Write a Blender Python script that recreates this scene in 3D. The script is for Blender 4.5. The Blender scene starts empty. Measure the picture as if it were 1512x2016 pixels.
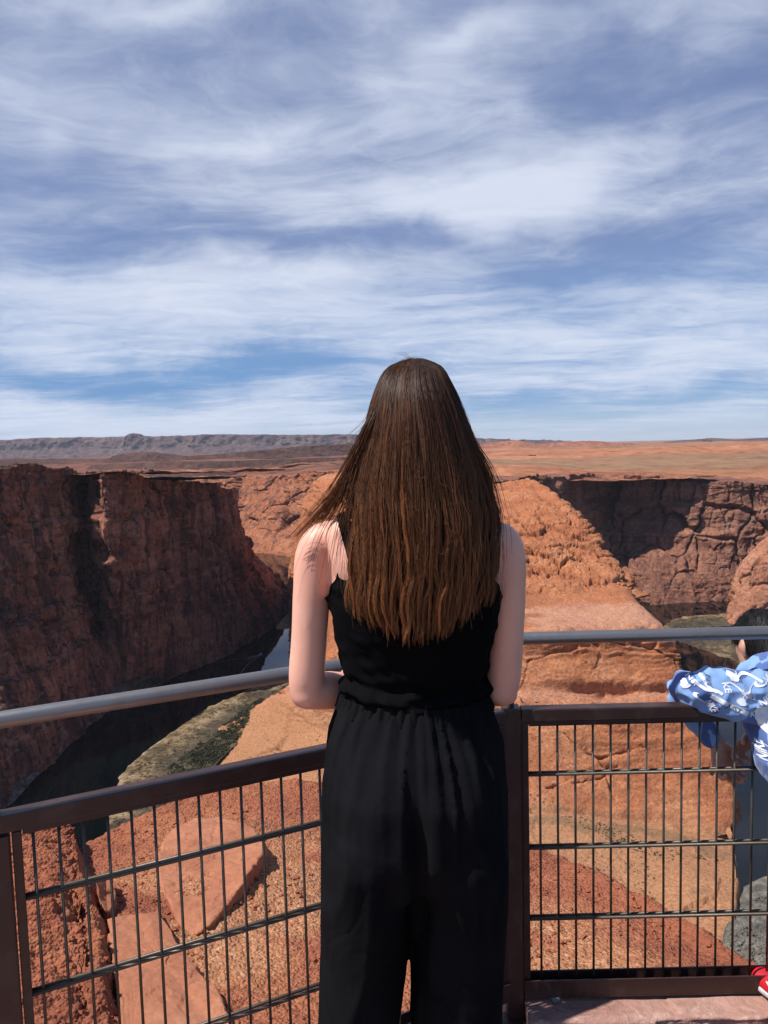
import bpy, bmesh, math, random
import numpy as np
from mathutils import Vector, Matrix
from mathutils.bvhtree import BVHTree
random.seed(7); RNG = np.random.default_rng(7)
SC = bpy.context.scene; COL = SC.collection
R = math.radians
# ------------------------------------------------------------------ camera
CAMZ = 1.60; PITCH = R(4.9); ROLL = R(1.5); FOC = 1515.0
_F = Vector((0, math.cos(PITCH), -math.sin(PITCH)))
_U0 = Vector((0, math.sin(PITCH), math.cos(PITCH))); _R0 = Vector((1, 0, 0))
_R = math.cos(ROLL) * _R0 - math.sin(ROLL) * _U0
_U = math.cos(ROLL) * _U0 + math.sin(ROLL) * _R0
cam = bpy.data.cameras.new('camera'); camo = bpy.data.objects.new('camera', cam); COL.objects.link(camo)
m = Matrix((_R, _U, -_F)).transposed().to_4x4(); m.translation = (0, 0, CAMZ); camo.matrix_world = m
cam.sensor_fit = 'VERTICAL'; cam.sensor_height = 24.0; cam.lens = FOC / 2016 * 24.0
cam.clip_start = 0.05; cam.clip_end = 120000
SC.camera = camo
def ray(px, py): return _F + _R * ((px - 756) / FOC) + _U * ((1008 - py) / FOC)
def at(px, py, D):
    d = ray(px, py); k = D / d.y
    return np.array((d.x * k, D, CAMZ + d.z * k))
def atz(px, py, z):
    d = ray(px, py); k = (z - CAMZ) / d.z
    return np.array((d.x * k, d.y * k, z))
# ------------------------------------------------------------------ sun, sky, exposure
SUN_EL = R(57); SUN_DIR = Vector((-0.965 * math.cos(SUN_EL), -0.26 * math.cos(SUN_EL), math.sin(SUN_EL))).normalized()
sl = bpy.data.lights.new('sun', 'SUN'); sl.energy = 5.0; sl.angle = R(0.53); sl.color = (1, 0.955, 0.89)
so = bpy.data.objects.new('sun', sl); COL.objects.link(so)
so.rotation_euler = (-SUN_DIR).to_track_quat('-Z', 'Y').to_euler()
SC.view_settings.view_transform = 'Standard'; SC.view_settings.look = 'None'
SC.view_settings.exposure = 0.27; SC.view_settings.gamma = 1.0; SC.view_settings.use_curve_mapping = False
try:
    SC.cycles.volume_bounces = 0; SC.cycles.max_bounces = 6; SC.cycles.diffuse_bounces = 3; SC.cycles.caustics_reflective = False
except Exception: pass

class NT:
    """tiny node-tree writer"""
    def __init__(s, tree): s.t = tree; s.n = tree.nodes; s.l = tree.links
    def new(s, typ, ins=None, **kw):
        nd = s.n.new(typ)
        for k, v in kw.items(): setattr(nd, k, v)
        for k, v in (ins or {}).items():
            if hasattr(v, 'is_output') or isinstance(v, bpy.types.NodeSocket): s.l.new(v, nd.inputs[k])
            else: nd.inputs[k].default_value = v
        return nd
    def math(s, op, a, b=None, c=None, clamp=False):
        ins = {0: a}
        if b is not None: ins[1] = b
        if c is not None: ins[2] = c
        return s.new('ShaderNodeMath', ins, operation=op, use_clamp=clamp).outputs[0]
    def vmath(s, op, a, b=None):
        ins = {0: a}
        if b is not None: ins[1] = b
        return s.new('ShaderNodeVectorMath', ins, operation=op).outputs[0]
    def noise(s, vec, scale, detail=5, rough=0.55, dist=0.0, out=0):
        return s.new('ShaderNodeTexNoise', {'Vector': vec, 'Scale': scale, 'Detail': detail, 'Roughness': rough, 'Distortion': dist}).outputs[out]
    def voro(s, vec, scale, feature='F1', out='Distance', rnd=1.0):
        return s.new('ShaderNodeTexVoronoi', {'Vector': vec, 'Scale': scale, 'Randomness': rnd}, feature=feature).outputs[out]
    def ramp(s, fac, stops, interp='LINEAR'):
        nd = s.new('ShaderNodeValToRGB', {0: fac}); r = nd.color_ramp; r.interpolation = interp
        while len(r.elements) < len(stops): r.elements.new(0.5)
        for e, (p, c) in zip(r.elements, stops):
            e.position = p; e.color = (c, c, c, 1) if isinstance(c, (int, float)) else tuple(c) + ((1,) if len(c) == 3 else ())
        return nd.outputs[0]
    def mix(s, fac, a, b, blend='MIX'):
        def c4(v): return tuple(v) + (1,) if isinstance(v, tuple) and len(v) == 3 else v
        return s.new('ShaderNodeMixRGB', {0: fac, 1: c4(a), 2: c4(b)}, blend_type=blend).outputs[0]
    def sep(s, v): return s.new('ShaderNodeSeparateXYZ', {0: v}).outputs
    def comb(s, x, y, z): return s.new('ShaderNodeCombineXYZ', {0: x, 1: y, 2: z}).outputs[0]
    def map(s, v, scale=(1, 1, 1), loc=(0, 0, 0), rot=(0, 0, 0)):
        return s.new('ShaderNodeMapping', {'Vector': v, 'Scale': scale, 'Location': loc, 'Rotation': rot}).outputs[0]

def azel(px, py):
    d = ray(px, py).normalized(); return math.atan2(d.x, d.y), math.asin(d.z)
world = bpy.data.worlds.new('World'); SC.world = world; world.use_nodes = True
W = NT(world.node_tree); W.n.clear()
gen = W.new('ShaderNodeTexCoord').outputs['Generated']
nish = W.new('ShaderNodeTexSky', sky_type='NISHITA', sun_disc=False)
nish.sun_elevation = SUN_EL; nish.sun_rotation = math.atan2(SUN_DIR.x, SUN_DIR.y)
nish.altitude = 1300; nish.air_density = 1.0; nish.dust_density = 0.6; nish.ozone_density = 1.6
sx, sy, sz = W.sep(gen)
az = W.math('ARCTAN2', sx, sy); el = W.math('ARCSINE', sz)
den = W.math('ADD', W.math('MAXIMUM', sz, 0.0), 0.09)
plane = W.comb(W.math('DIVIDE', sx, den), W.math('DIVIDE', sy, den), 0.0)   # the cirrus sheet seen from below
wv = W.new('ShaderNodeTexNoise', {'Vector': plane, 'Scale': 1.1, 'Detail': 3.0}).outputs['Color']
warp = W.vmath('ADD', plane, W.vmath('MULTIPLY', W.vmath('SUBTRACT', wv, (0.5, 0.5, 0.5)), (0.9, 0.6, 0)))
n1 = W.noise(W.map(warp, (0.42, 0.95, 1), (3.1, 1.2, 0), (0, 0, R(-16))), 1.5, 8, 0.54, 0.25)
n2 = W.noise(W.map(warp, (0.8, 1.5, 1), (7.3, 4.4, 0), (0, 0, R(24))), 2.6, 10, 0.62, 0.3)
n3 = W.noise(W.map(warp, (1.0, 1.2, 1), (1.3, 9.4, 0)), 9.0, 7, 0.62, 0.1)
cov = W.math('ADD', W.math('MULTIPLY', n1, 0.95), W.math('ADD', W.math('MULTIPLY', n2, 0.72), W.math('MULTIPLY', n3, 0.36)))
cov = W.math('ADD', cov, -0.585)                     # about 0.43 on average
# larger cloud banks and clear lanes, each at its own bearing and height in the sky
wv2 = W.new('ShaderNodeTexNoise', {'Vector': gen, 'Scale': 5.0, 'Detail': 5.0}).outputs['Color']
w2 = W.sep(W.vmath('SUBTRACT', wv2, (0.5, 0.5, 0.5)))
azw = W.math('ADD', az, W.math('MULTIPLY', w2[0], 0.26)); elw = W.math('ADD', el, W.math('MULTIPLY', w2[1], 0.11))
BANKS = [(130,560,260,30,0,.42),(480,548,210,30,0,.34),(690,585,120,30,-6,.25),(1010,395,230,60,-8,.52),(860,440,150,32,0,.25),
         (1090,350,70,30,-20,.25),(1050,205,70,50,0,.36),(940,150,110,45,-50,.30),(1020,45,60,22,-25,.35),(1180,20,150,35,-8,.25),(1430,60,150,40,-18,.28),
         (230,262,220,35,6,.36),(570,300,150,40,-8,.30),(260,15,100,18,-6,.30),(400,120,260,60,-8,.14),(820,50,60,40,10,.22),(790,180,70,60,0,.22),
         (1150,630,200,28,-12,.30),(860,640,200,40,0,.2),(500,640,260,45,0,.22),(110,655,140,40,10,.28),(50,800,150,34,0,.42),(250,838,300,26,0,.42),(480,800,200,22,0,.26),(620,835,140,24,0,.3),(1300,690,240,55,0,.24),(950,560,80,40,0,.25),
         (430,470,330,34,2,-.42),(60,470,150,60,0,-.22),(800,480,200,22,3,-.28),(330,722,380,30,-3,-.55),(620,715,130,26,-3,-.3),(1320,220,200,70,0,-.34),
         (1190,150,110,60,0,-.25),(1450,170,120,30,0,-.22),(800,320,150,28,-5,-.20),(1150,490,260,40,-4,-.32),(1380,560,160,50,0,-.16),(100,60,150,60,0,-.24),(430,70,140,40,-12,-.24),
         (80,340,200,34,0,-.20),(620,190,120,60,0,-.10),(1010,785,170,22,-4,-.45),(1250,800,260,16,-7,-.3),(1430,780,110,14,-8,-.25),(1150,740,260,26,-4,.22),(1150,835,200,14,-3,.16),(1400,740,160,40,-5,.26),(80,690,120,20,0,.24),(600,690,250,18,3,.18),(740,90,150,50,0,-.12)]
for (px, py, ax, ay, rot, amp) in BANKS:
    a0, e0 = azel(px, py); ca, sa = math.cos(R(-rot)), math.sin(R(-rot)); c = math.cos(e0)
    da = W.math('MULTIPLY', W.math('SUBTRACT', azw, a0), c); de = W.math('SUBTRACT', elw, e0)
    u = W.math('ADD', W.math('MULTIPLY', da, ca * FOC / ax), W.math('MULTIPLY', de, sa * FOC / ax))
    v = W.math('ADD', W.math('MULTIPLY', da, -sa * FOC / ay), W.math('MULTIPLY', de, ca * FOC / ay))
    r2 = W.math('ADD', W.math('MULTIPLY', u, u), W.math('MULTIPLY', v, v))
    cov = W.math('ADD', cov, W.math('MULTIPLY', W.math('EXPONENT', W.math('MULTIPLY', r2, -0.7)), amp * 0.72))
# cirrus ahead only; unseen sky overhead and behind is cleared to cut fill light
ahead = W.new('ShaderNodeMapRange', {'Value': W.math('SUBTRACT', sy, W.math('MULTIPLY', W.math('MAXIMUM', W.math('SUBTRACT', sz, 0.5), 0.0), 1.6)), 'From Min': -0.15, 'From Max': 0.55}, interpolation_type='SMOOTHSTEP').outputs[0]
cov = W.math('ADD', cov, W.math('MULTIPLY', W.math('SUBTRACT', ahead, 1.0), 0.55))
fac = W.new('ShaderNodeMapRange', {'Value': cov, 'From Min': 0.02, 'From Max': 0.98}, interpolation_type='SMOOTHSTEP').outputs[0]
fac = W.math('MULTIPLY', fac, 0.90)
clear = W.mix(1.0, nish.outputs[0], (0.092, 0.098, 0.112), 'MULTIPLY')
eld = W.math('MULTIPLY', el, 1.9)
clear = W.mix(W.math('MULTIPLY', ahead, W.ramp(eld, [(0.0, 0.25), (0.06, 0.55), (0.14, 0.85), (0.30, 0.55), (0.42, 0.0)])), clear, (0.090, 0.225, 0.475))   # deep clear blue low over the land
clear = W.mix(W.math('MULTIPLY', ahead, W.ramp(eld, [(0.16, 0.0), (0.46, 0.66), (1, 0.75)])), clear, (0.160, 0.212, 0.378))      # thin veil of high haze greys the blue higher up
cl = W.mix(n2, (0.55, 0.605, 0.745), (0.68, 0.72, 0.81))
skyc = W.mix(fac, clear, cl)
bg = W.new('ShaderNodeBackground', {'Color': skyc, 'Strength': 1.0})
W.new('ShaderNodeOutputWorld', {'Surface': bg.outputs[0]})

# ------------------------------------------------------------------ object helpers
def tag(o, label=None, cat=None, group=None, kind=None):
    if label: o['label'] = label
    if cat: o['category'] = cat
    if group: o['group'] = group
    if kind: o['kind'] = kind
    return o
def empty(name, loc=(0, 0, 0)):
    o = bpy.data.objects.new(name, None); o.location = loc; o.empty_display_size = 0.1; COL.objects.link(o); return o
def link(name, me, mat=None, parent=None):
    o = bpy.data.objects.new(name, me); COL.objects.link(o)
    if mat is not None: me.materials.append(mat)
    if parent is not None:
        o.parent = parent; o.matrix_parent_inverse = Matrix.Translation(parent.location).inverted() if parent.type == 'EMPTY' else Matrix()
    return o
def raw_mesh(name, V, Fq, smooth=True, uv=None):
    V = np.asarray(V, np.float32); Fq = np.asarray(Fq, np.int32); k = Fq.shape[1]
    me = bpy.data.meshes.new(name)
    me.vertices.add(len(V)); me.vertices.foreach_set('co', V.ravel())
    me.loops.add(Fq.size); me.loops.foreach_set('vertex_index', Fq.ravel())
    me.polygons.add(len(Fq)); me.polygons.foreach_set('loop_start', np.arange(0, Fq.size, k, dtype=np.int32))
    me.polygons.foreach_set('use_smooth', np.full(len(Fq), smooth))
    me.update(calc_edges=True); me.validate(); return me
def grid_faces(nu, nv, wrap=False):
    """nv rows of nu vertices"""
    i = np.arange((nv - 1) * nu).reshape(nv - 1, nu)
    j = np.roll(i, -1, axis=1)
    if not wrap: i = i[:, :-1]; j = j[:, :-1]
    i = i.ravel(); j = j.ravel()
    return np.stack([i, j, j + nu, i + nu], 1)
def from_bm(name, bm, mat=None, parent=None, smooth=False):
    me = bpy.data.meshes.new(name); bm.to_mesh(me); bm.free()
    if smooth: me.polygons.foreach_set('use_smooth', np.full(len(me.polygons), True))
    return link(name, me, mat, parent)
# ------------------------------------------------------------------ numpy noise
def _h(ix, iy, iz, s):
    h = (ix.astype(np.uint32) * np.uint32(374761393) + iy.astype(np.uint32) * np.uint32(668265263) + iz.astype(np.uint32) * np.uint32(2147483647) + np.uint32(s * 974711 + 13))
    h = (h ^ (h >> np.uint32(13))) * np.uint32(1274126177); h = (h ^ (h >> np.uint32(16))) * np.uint32(2246822519); return h ^ (h >> np.uint32(15))
def vnoise(P, s=0):
    P = np.asarray(P, np.float64); I = np.floor(P).astype(np.int64); f = P - I; f = f * f * f * (f * (f * 6 - 15) + 10)
    out = 0
    for dx in (0, 1):
        wx = f[:, 0] if dx else 1 - f[:, 0]
        for dy in (0, 1):
            wy = f[:, 1] if dy else 1 - f[:, 1]
            for dz in (0, 1):
                wz = f[:, 2] if dz else 1 - f[:, 2]
                out = out + wx * wy * wz * (_h(I[:, 0] + dx, I[:, 1] + dy, I[:, 2] + dz, s) / 2147483648.0 - 1)
    return out
_ROT = np.array([[0.36, 0.48, -0.8], [-0.8, 0.6, 0.0], [0.48, 0.64, 0.6]])
def fbm(P, octv=5, gain=0.5, s=0, rot=True):
    a, t, o = 1.0, 0, 0
    for k in range(octv):
        o = o + a * vnoise(P, s + k); t += a; a *= gain; P = (P @ _ROT.T if rot else P) * 2.03 + 17.3
    return o / t
def ridged(P, octv=4, gain=0.5, s=0):
    a, t, o = 1.0, 0, 0
    for k in range(octv):
        o = o + a * (1 - 2 * np.abs(vnoise(P, s + k))); t += a; a *= gain; P = P * 2.03 + 11.7
    return o / t
def worley(P, s=0):
    I = np.floor(P).astype(np.int64); F1 = np.full(len(P), 9.0); F2 = F1.copy(); C = np.zeros(len(P))
    for dx in (-1, 0, 1):
        for dy in (-1, 0, 1):
            for dz in (-1, 0, 1):
                a, b, c = I[:, 0] + dx, I[:, 1] + dy, I[:, 2] + dz
                h = _h(a, b, c, s); q = np.stack([a + (h & 1023) / 1023., b + ((h >> np.uint32(10)) & 1023) / 1023., c + ((h >> np.uint32(20)) & 1023) / 1023.], 1)
                d = np.sqrt(((q - P) ** 2).sum(1)); m1 = d < F1
                F2 = np.where(m1, F1, np.minimum(F2, d)); C = np.where(m1, (h % np.uint32(997)) / 997., C); F1 = np.where(m1, d, F1)
    return F1, F2, C
def sst(a, b, x):
    t = np.clip((x - a) / (b - a), 0, 1); return t * t * (3 - 2 * t)
def crom(A, n, axis):
    """Catmull-Rom resample of A along axis to n points"""
    A = np.moveaxis(np.asarray(A, float), axis, 0); k = len(A)
    t = np.linspace(0, k - 1, n); i = np.minimum(t.astype(int), k - 2); f = (t - i).reshape((-1,) + (1,) * (A.ndim - 1))
    p0, p1, p2, p3 = A[np.maximum(i - 1, 0)], A[i], A[i + 1], A[np.minimum(i + 2, k - 1)]
    m1 = (p2 - p0) * 0.5; m2 = (p3 - p1) * 0.5
    o = (2*f**3 - 3*f**2 + 1)*p1 + (f**3 - 2*f**2 + f)*m1 + (-2*f**3 + 3*f**2)*p2 + (f**3 - f**2)*m2
    return np.moveaxis(o, 0, axis)
def lin(A, n, axis):
    A = np.moveaxis(np.asarray(A, float), axis, 0); k = len(A)
    t = np.linspace(0, k - 1, n); i = np.minimum(t.astype(int), k - 2); f = (t - i).reshape((-1,) + (1,) * (A.ndim - 1))
    return np.moveaxis(A[i] * (1 - f) + A[i + 1] * f, 0, axis)
def normals(G):
    du = np.gradient(G, axis=1); dv = np.gradient(G, axis=0); n = np.cross(du, dv); return n / (np.linalg.norm(n, axis=2, keepdims=True) + 1e-9)
# ================================================================== MATERIALS OF THE LAND
def new_mat(name):
    mt = bpy.data.materials.new(name); mt.use_nodes = True; T = NT(mt.node_tree); T.n.clear(); return mt, T
def finish(T, color, rough=0.9, bump=None, bdist=1.0, bstr=1.0, spec=0.25, **kw):
    ins = {'Base Color': color if not isinstance(color, tuple) else color + (1,), 'Roughness': rough, 'Specular IOR Level': spec}; ins.update(kw)
    p = T.new('ShaderNodeBsdfPrincipled', ins)
    if bump is not None:
        b = T.new('ShaderNodeBump', {'Height': bump, 'Distance': bdist, 'Strength': bstr}); T.l.new(b.outputs[0], p.inputs['Normal'])
    T.new('ShaderNodeOutputMaterial', {'Surface': p.outputs[0]}); return p
def rock_mat(name, dark, mid, light, varnish, S, strata=12.0, stripe=0.5, streak=0.35, bump=0.6, pale=None, zones=()):
    """layered desert sandstone; S = size of the large colour patches in metres"""
    mt, T = new_mat(name); P = T.new('ShaderNodeTexCoord').outputs['Object']
    big = T.noise(P, 1.0 / S, 8, 0.6, 0.4)
    col = T.ramp(big, [(0.30, dark), (0.48, mid), (0.66, light)])
    z = T.sep(P)[2]; wob = T.noise(P, 0.6 / S, 4)
    zz = T.math('ADD', T.math('DIVIDE', z, strata), T.math('MULTIPLY', wob, 2.2))
    lay = T.noise(T.comb(T.math('MULTIPLY', wob, 1.5), 0.0, zz), 1.0, 6, 0.7)
    col = T.mix(T.math('MULTIPLY', T.ramp(lay, [(0.40, 1.0), (0.52, 0.0)]), stripe), col, dark)
    col = T.mix(T.math('MULTIPLY', T.ramp(lay, [(0.55, 0.0), (0.68, 1.0)]), stripe), col, light if pale is None else pale)
    st = T.noise(T.map(P, (1.0, 1.0, 0.12)), 5.0 / S, 6, 0.65, 0.6)
    col = T.mix(T.math('MULTIPLY', T.ramp(st, [(0.50, 0.0), (0.58, 1.0)]), streak), col, varnish)
    st2 = T.noise(T.map(P, (1.0, 1.0, 0.16), (0, 0, 0), (0, R(-22), R(10))), 16.0 / S, 7, 0.7, 0.4)
    col = T.mix(T.math('MULTIPLY', T.ramp(st2, [(0.53, 0.0), (0.60, 1.0)]), min(1.0, streak * 1.1)), col, varnish)
    pl_ = T.noise(T.map(P, (1.0, 1.0, 2.4), (31, 7, 3)), 3.2 / S, 7, 0.66, 0.8)
    col = T.mix(T.math('MULTIPLY', T.ramp(pl_, [(0.56, 0.0), (0.64, 1.0)]), stripe * 0.8), col, tuple(0.55 * a_ + 0.45 * b_ for a_, b_ in zip(light, (0.30, 0.25, 0.23))))
    for an, ac, am in zones: col = T.mix(T.math('MULTIPLY', T.new('ShaderNodeAttribute', attribute_name=an).outputs['Fac'], am), col, ac)
    fine = T.noise(P, 22.0 / S, 8, 0.68)
    col = T.mix(1.0, col, T.ramp(fine, [(0.28, (0.50, 0.48, 0.46)), (0.5, (1, 1, 1)), (0.72, (1.38, 1.38, 1.40))]), 'MULTIPLY')
    h = T.math('ADD', T.math('MULTIPLY', fine, 1.0), T.math('ADD', T.math('MULTIPLY', lay, 0.8), T.math('MULTIPLY', T.noise(P, 70.0 / S, 6, 0.7), 0.4)))
    finish(T, col, 0.92, h, S * 0.035 * bump / 0.6, 0.9, 0.15); return mt
M = {}
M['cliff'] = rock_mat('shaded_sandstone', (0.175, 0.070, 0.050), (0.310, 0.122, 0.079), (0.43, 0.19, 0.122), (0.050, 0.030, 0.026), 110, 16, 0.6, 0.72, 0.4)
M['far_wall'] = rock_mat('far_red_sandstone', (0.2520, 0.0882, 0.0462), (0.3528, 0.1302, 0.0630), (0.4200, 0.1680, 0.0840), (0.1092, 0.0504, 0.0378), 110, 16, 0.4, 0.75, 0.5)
M['right_wall'] = rock_mat('ledgy_brown_sandstone', (0.1680, 0.0714, 0.0487), (0.2520, 0.1092, 0.0697), (0.3444, 0.1596, 0.0966), (0.0840, 0.0462, 0.0378), 80, 13, 0.6, 0.4, 0.6)
M['mass'] = rock_mat('orange_sandstone', (0.310, 0.103, 0.045), (0.400, 0.148, 0.064), (0.470, 0.200, 0.095), (0.2352, 0.0882, 0.0462), 45, 9, 0.35, 0.35, 0.5, (0.4704, 0.2436, 0.1428),
    zones=[('gravel', (0.3024, 0.1134, 0.0546), 0.8), ('pale', (0.4704, 0.2520, 0.1680), 0.75), ('tan', (0.3696, 0.1890, 0.0966), 0.8), ('scrub', (0.1344, 0.1008, 0.0546), 0.5)])
M['butte'] = rock_mat('salmon_sandstone', (0.3024, 0.1176, 0.0672), (0.3948, 0.1680, 0.0924), (0.4536, 0.2184, 0.1344), (0.1680, 0.0840, 0.0672), 40, 9, 0.4, 0.45, 0.5)
M['mesa'] = rock_mat('haze_tinted_mesa_rock', (0.0881, 0.0496, 0.0468), (0.1378, 0.0827, 0.0689), (0.1984, 0.1295, 0.1047), (0.0551, 0.0385, 0.0385), 600, 60, 0.6, 0.6, 0.6)  # violet cast of distance haze is put into this rock colour
M['hill'] = rock_mat('dusty_purple_hill_rock', (0.0706, 0.0353, 0.0277), (0.1008, 0.0504, 0.0378), (0.1562, 0.0706, 0.0428), (0.0504, 0.0302, 0.0252), 420, 50, 0.4, 0.3, 0.5)

def plateau_mat():
    mt, T = new_mat('desert_plateau'); P = T.new('ShaderNodeTexCoord').outputs['Object']
    q = T.map(P, (0.35, 1.0, 0.5))
    a = T.noise(q, 1 / 420.0, 7, 0.6, 0.5); b = T.noise(P, 1 / 60.0, 8, 0.62); s = T.noise(q, 1 / 900.0, 4, 0.5)
    col = T.ramp(a, [(0.32, (0.2520, 0.0966, 0.0504)), (0.5, (0.3528, 0.1386, 0.0672)), (0.68, (0.4200, 0.1890, 0.1008))])
    y = T.sep(P)[1]
    x = T.sep(P)[0]
    band = T.ramp(T.math('DIVIDE', T.math('ADD', y, T.math('MULTIPLY', T.math('SUBTRACT', s, 0.5), 2600.0)), 8000.0), [(0.22, 0.0), (0.27, 0.75), (0.36, 0.7), (0.40, 0.05), (0.70, 0.1), (0.85, 0.5)])
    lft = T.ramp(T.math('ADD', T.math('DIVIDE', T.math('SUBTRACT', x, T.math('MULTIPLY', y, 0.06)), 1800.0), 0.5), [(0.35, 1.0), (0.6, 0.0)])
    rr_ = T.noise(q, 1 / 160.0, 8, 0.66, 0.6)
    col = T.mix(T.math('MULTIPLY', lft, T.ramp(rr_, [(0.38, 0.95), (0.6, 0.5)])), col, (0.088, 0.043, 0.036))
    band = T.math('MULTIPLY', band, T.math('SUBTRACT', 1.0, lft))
    col = T.mix(T.math('MULTIPLY', band, T.ramp(b, [(0.30, 0.5), (0.55, 1.0)])), col, (0.185, 0.135, 0.078))   # dry scrub and grass on the flat
    col = T.mix(T.ramp(rr_, [(0.54, 0.0), (0.68, 0.75)]), col, (0.17, 0.068, 0.042))
    col = T.mix(T.ramp(T.voro(P, 1 / 28.0), [(0.10, 0.55), (0.22, 0.0)]), col, (0.10, 0.075, 0.045))
    col = T.mix(1.0, col, T.ramp(b, [(0.3, (0.60, 0.58, 0.56)), (0.5, (1, 1, 1)), (0.7, (1.25, 1.25, 1.25))]), 'MULTIPLY')
    finish(T, col, 0.95, b, 5.0, 0.8, 0.1); return mt
M['plateau'] = plateau_mat()
def water_mat():
    mt, T = new_mat('river_water'); P = T.new('ShaderNodeTexCoord').outputs['Object']
    n = T.noise(T.map(P, (1, 0.5, 1)), 0.05, 6, 0.6, 0.6); d = T.noise(P, 1 / 90.0, 4)
    col = T.ramp(d, [(0.35, (0.001, 0.002, 0.0022)), (0.7, (0.002, 0.0035, 0.0035))])
    finish(T, col, 0.04, n, 0.12, 0.5, 0.5, IOR=1.33); return mt
M['water'] = water_mat()
def bar_mat(name, stops, scale, rough=0.95, edge=None):
    mt, T = new_mat(name); P = T.new('ShaderNodeTexCoord').outputs['Object']
    a = T.noise(P, scale, 7, 0.65, 0.4); b = T.noise(P, scale * 7, 6, 0.65)
    f = T.math('ADD', T.math('MULTIPLY', a, 0.6), T.math('MULTIPLY', b, 0.4))
    col = T.ramp(f, stops)
    if edge:
        e = T.math('ADD', T.new('ShaderNodeAttribute', attribute_name='inland').outputs['Fac'], T.math('MULTIPLY', T.math('SUBTRACT', T.noise(P, 0.045, 5, 0.6), 0.5), 0.30))
        col = T.mix(T.ramp(e, [(0.035, 0.9), (0.085, 0.0)]), col, edge)
        col = T.mix(T.ramp(e, [(0.25, 0.0), (0.55, 0.75)]), col, (0.050, 0.042, 0.030))
    finish(T, col, rough, b, 1.5, 1.0, 0.15); return mt
M['bar'] = bar_mat('river_bar_gravel_and_scrub', [(0.38, (0.026, 0.021, 0.015)), (0.46, (0.075, 0.053, 0.032)), (0.52, (0.17, 0.115, 0.060)), (0.60, (0.31, 0.225, 0.145))], 0.028, edge=(0.36, 0.27, 0.18))
M['sand'] = bar_mat('pale_river_sand', [(0.35, (0.22, 0.16, 0.10)), (0.55, (0.42, 0.31, 0.20)), (0.7, (0.52, 0.42, 0.30))], 0.08)
M['rubble'] = bar_mat('grey_talus_rubble', [(0.35, (0.055, 0.05, 0.042)), (0.5, (0.15, 0.135, 0.11)), (0.62, (0.26, 0.235, 0.20))], 0.12)
M['tan'] = bar_mat('tan_slope_rock', [(0.35, (0.34, 0.17, 0.09)), (0.52, (0.44, 0.24, 0.135)), (0.66, (0.48, 0.30, 0.19))], 0.02)

# ================================================================== LAND SHAPES
ZW = -300.0
def link_grid(name, G, mat, kind='structure', flip=False):
    nv, nu = G.shape[:2]; Fq = grid_faces(nu, nv)
    if flip: Fq = Fq[:, ::-1]
    o = link(name, raw_mesh(name, G.reshape(-1, 3), Fq), mat); tag(o, kind=kind); return o
def toward_cam(N, G):
    s = np.sign(((np.array((0, 0, CAMZ)) - G) * N).sum(2)); s = 1 if s.mean() > 0 else -1
    return N * s, s < 0
def facets(q, sx, sz, seed, tilt=(0.0, 0.0)):
    """big planar joint faces: each cell steps in or out and leans its own way"""
    p = q.copy(); p[:, 0] += tilt[0] * p[:, 2]; p[:, 1] += tilt[1] * p[:, 2]
    F1, F2, C = worley(p / np.array((sx, sx, sz)), seed); e = F2 - F1
    return C - 0.5, e, np.modf(C * 37.7)[0] - 0.5
LEDGE_K = {1: 2.1, 3: 1.3}
def cliff_disp(P, N, S=1.0, blocks=1.0, seed=0, diag=0.0):
    """buttresses, joints, ledges; S scales all lengths"""
    w = P + 10 * S * np.stack([fbm(P / (34 * S), 4, s=seed + 40), fbm(P / (34 * S), 4, s=seed + 41), fbm(P / (34 * S), 4, s=seed + 42)], 1)
    msk = sst(-0.25, 0.35, fbm(P / (75 * S), 3, s=seed + 60)); msk2 = sst(-0.2, 0.3, fbm(P / (50 * S), 3, s=seed + 61))
    d = 13 * S * fbm(P * np.array((1, 1, 0.4)) / (110 * S), 3, s=seed)
    c, e, c2 = facets(w, 46 * S, 130 * S, seed + 7, (diag, 0.15)); d += S * (16 * c - 7 * (1 - sst(0, .08, e)))
    c, e, c2 = facets(w, 19 * S, 62 * S, seed + 8, (diag * 1.4, -0.1)); d += S * blocks * (8.0 * c - 4.5 * (1 - sst(0, .09, e))) * (0.3 + msk)
    c, e, c2 = facets(w, 8.5 * S, 15 * S, seed + 9, (diag, 0)); d += S * blocks * (2.6 * c - 1.4 * (1 - sst(0, .12, e))) * (0.15 + 1.0 * msk2)
    q = w.copy(); q[:, 0] += diag * 2 * P[:, 2]
    d += 4.5 * S * np.minimum(ridged(q * np.array((1, 1, .16)) / (30 * S), 3, s=seed + 5), 0.4) * blocks
    for per, am, sh in ((24, 4.0, 0.85), (8, 1.6, 0.8)):
        zz = w[:, 2] / (per * S) + 0.7 * fbm(P / (80 * S), 2, s=seed + 9); k = np.floor(zz); f = zz - k; ki = k.astype(np.int64); o = ki * 0
        h0 = _h(ki, o, o, seed + 3) / 4294967296.0; h1 = _h(ki + 1, o, o, seed + 3) / 4294967296.0
        d += LEDGE_K.get(seed, 1.0) * am * S * ((h0 + (h1 - h0) * sst(sh, 1.0, f)) - 0.5) * blocks
    d += 2.6 * S * fbm(P / (8 * S), 5, 0.58, s=seed + 20)
    return d
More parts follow.
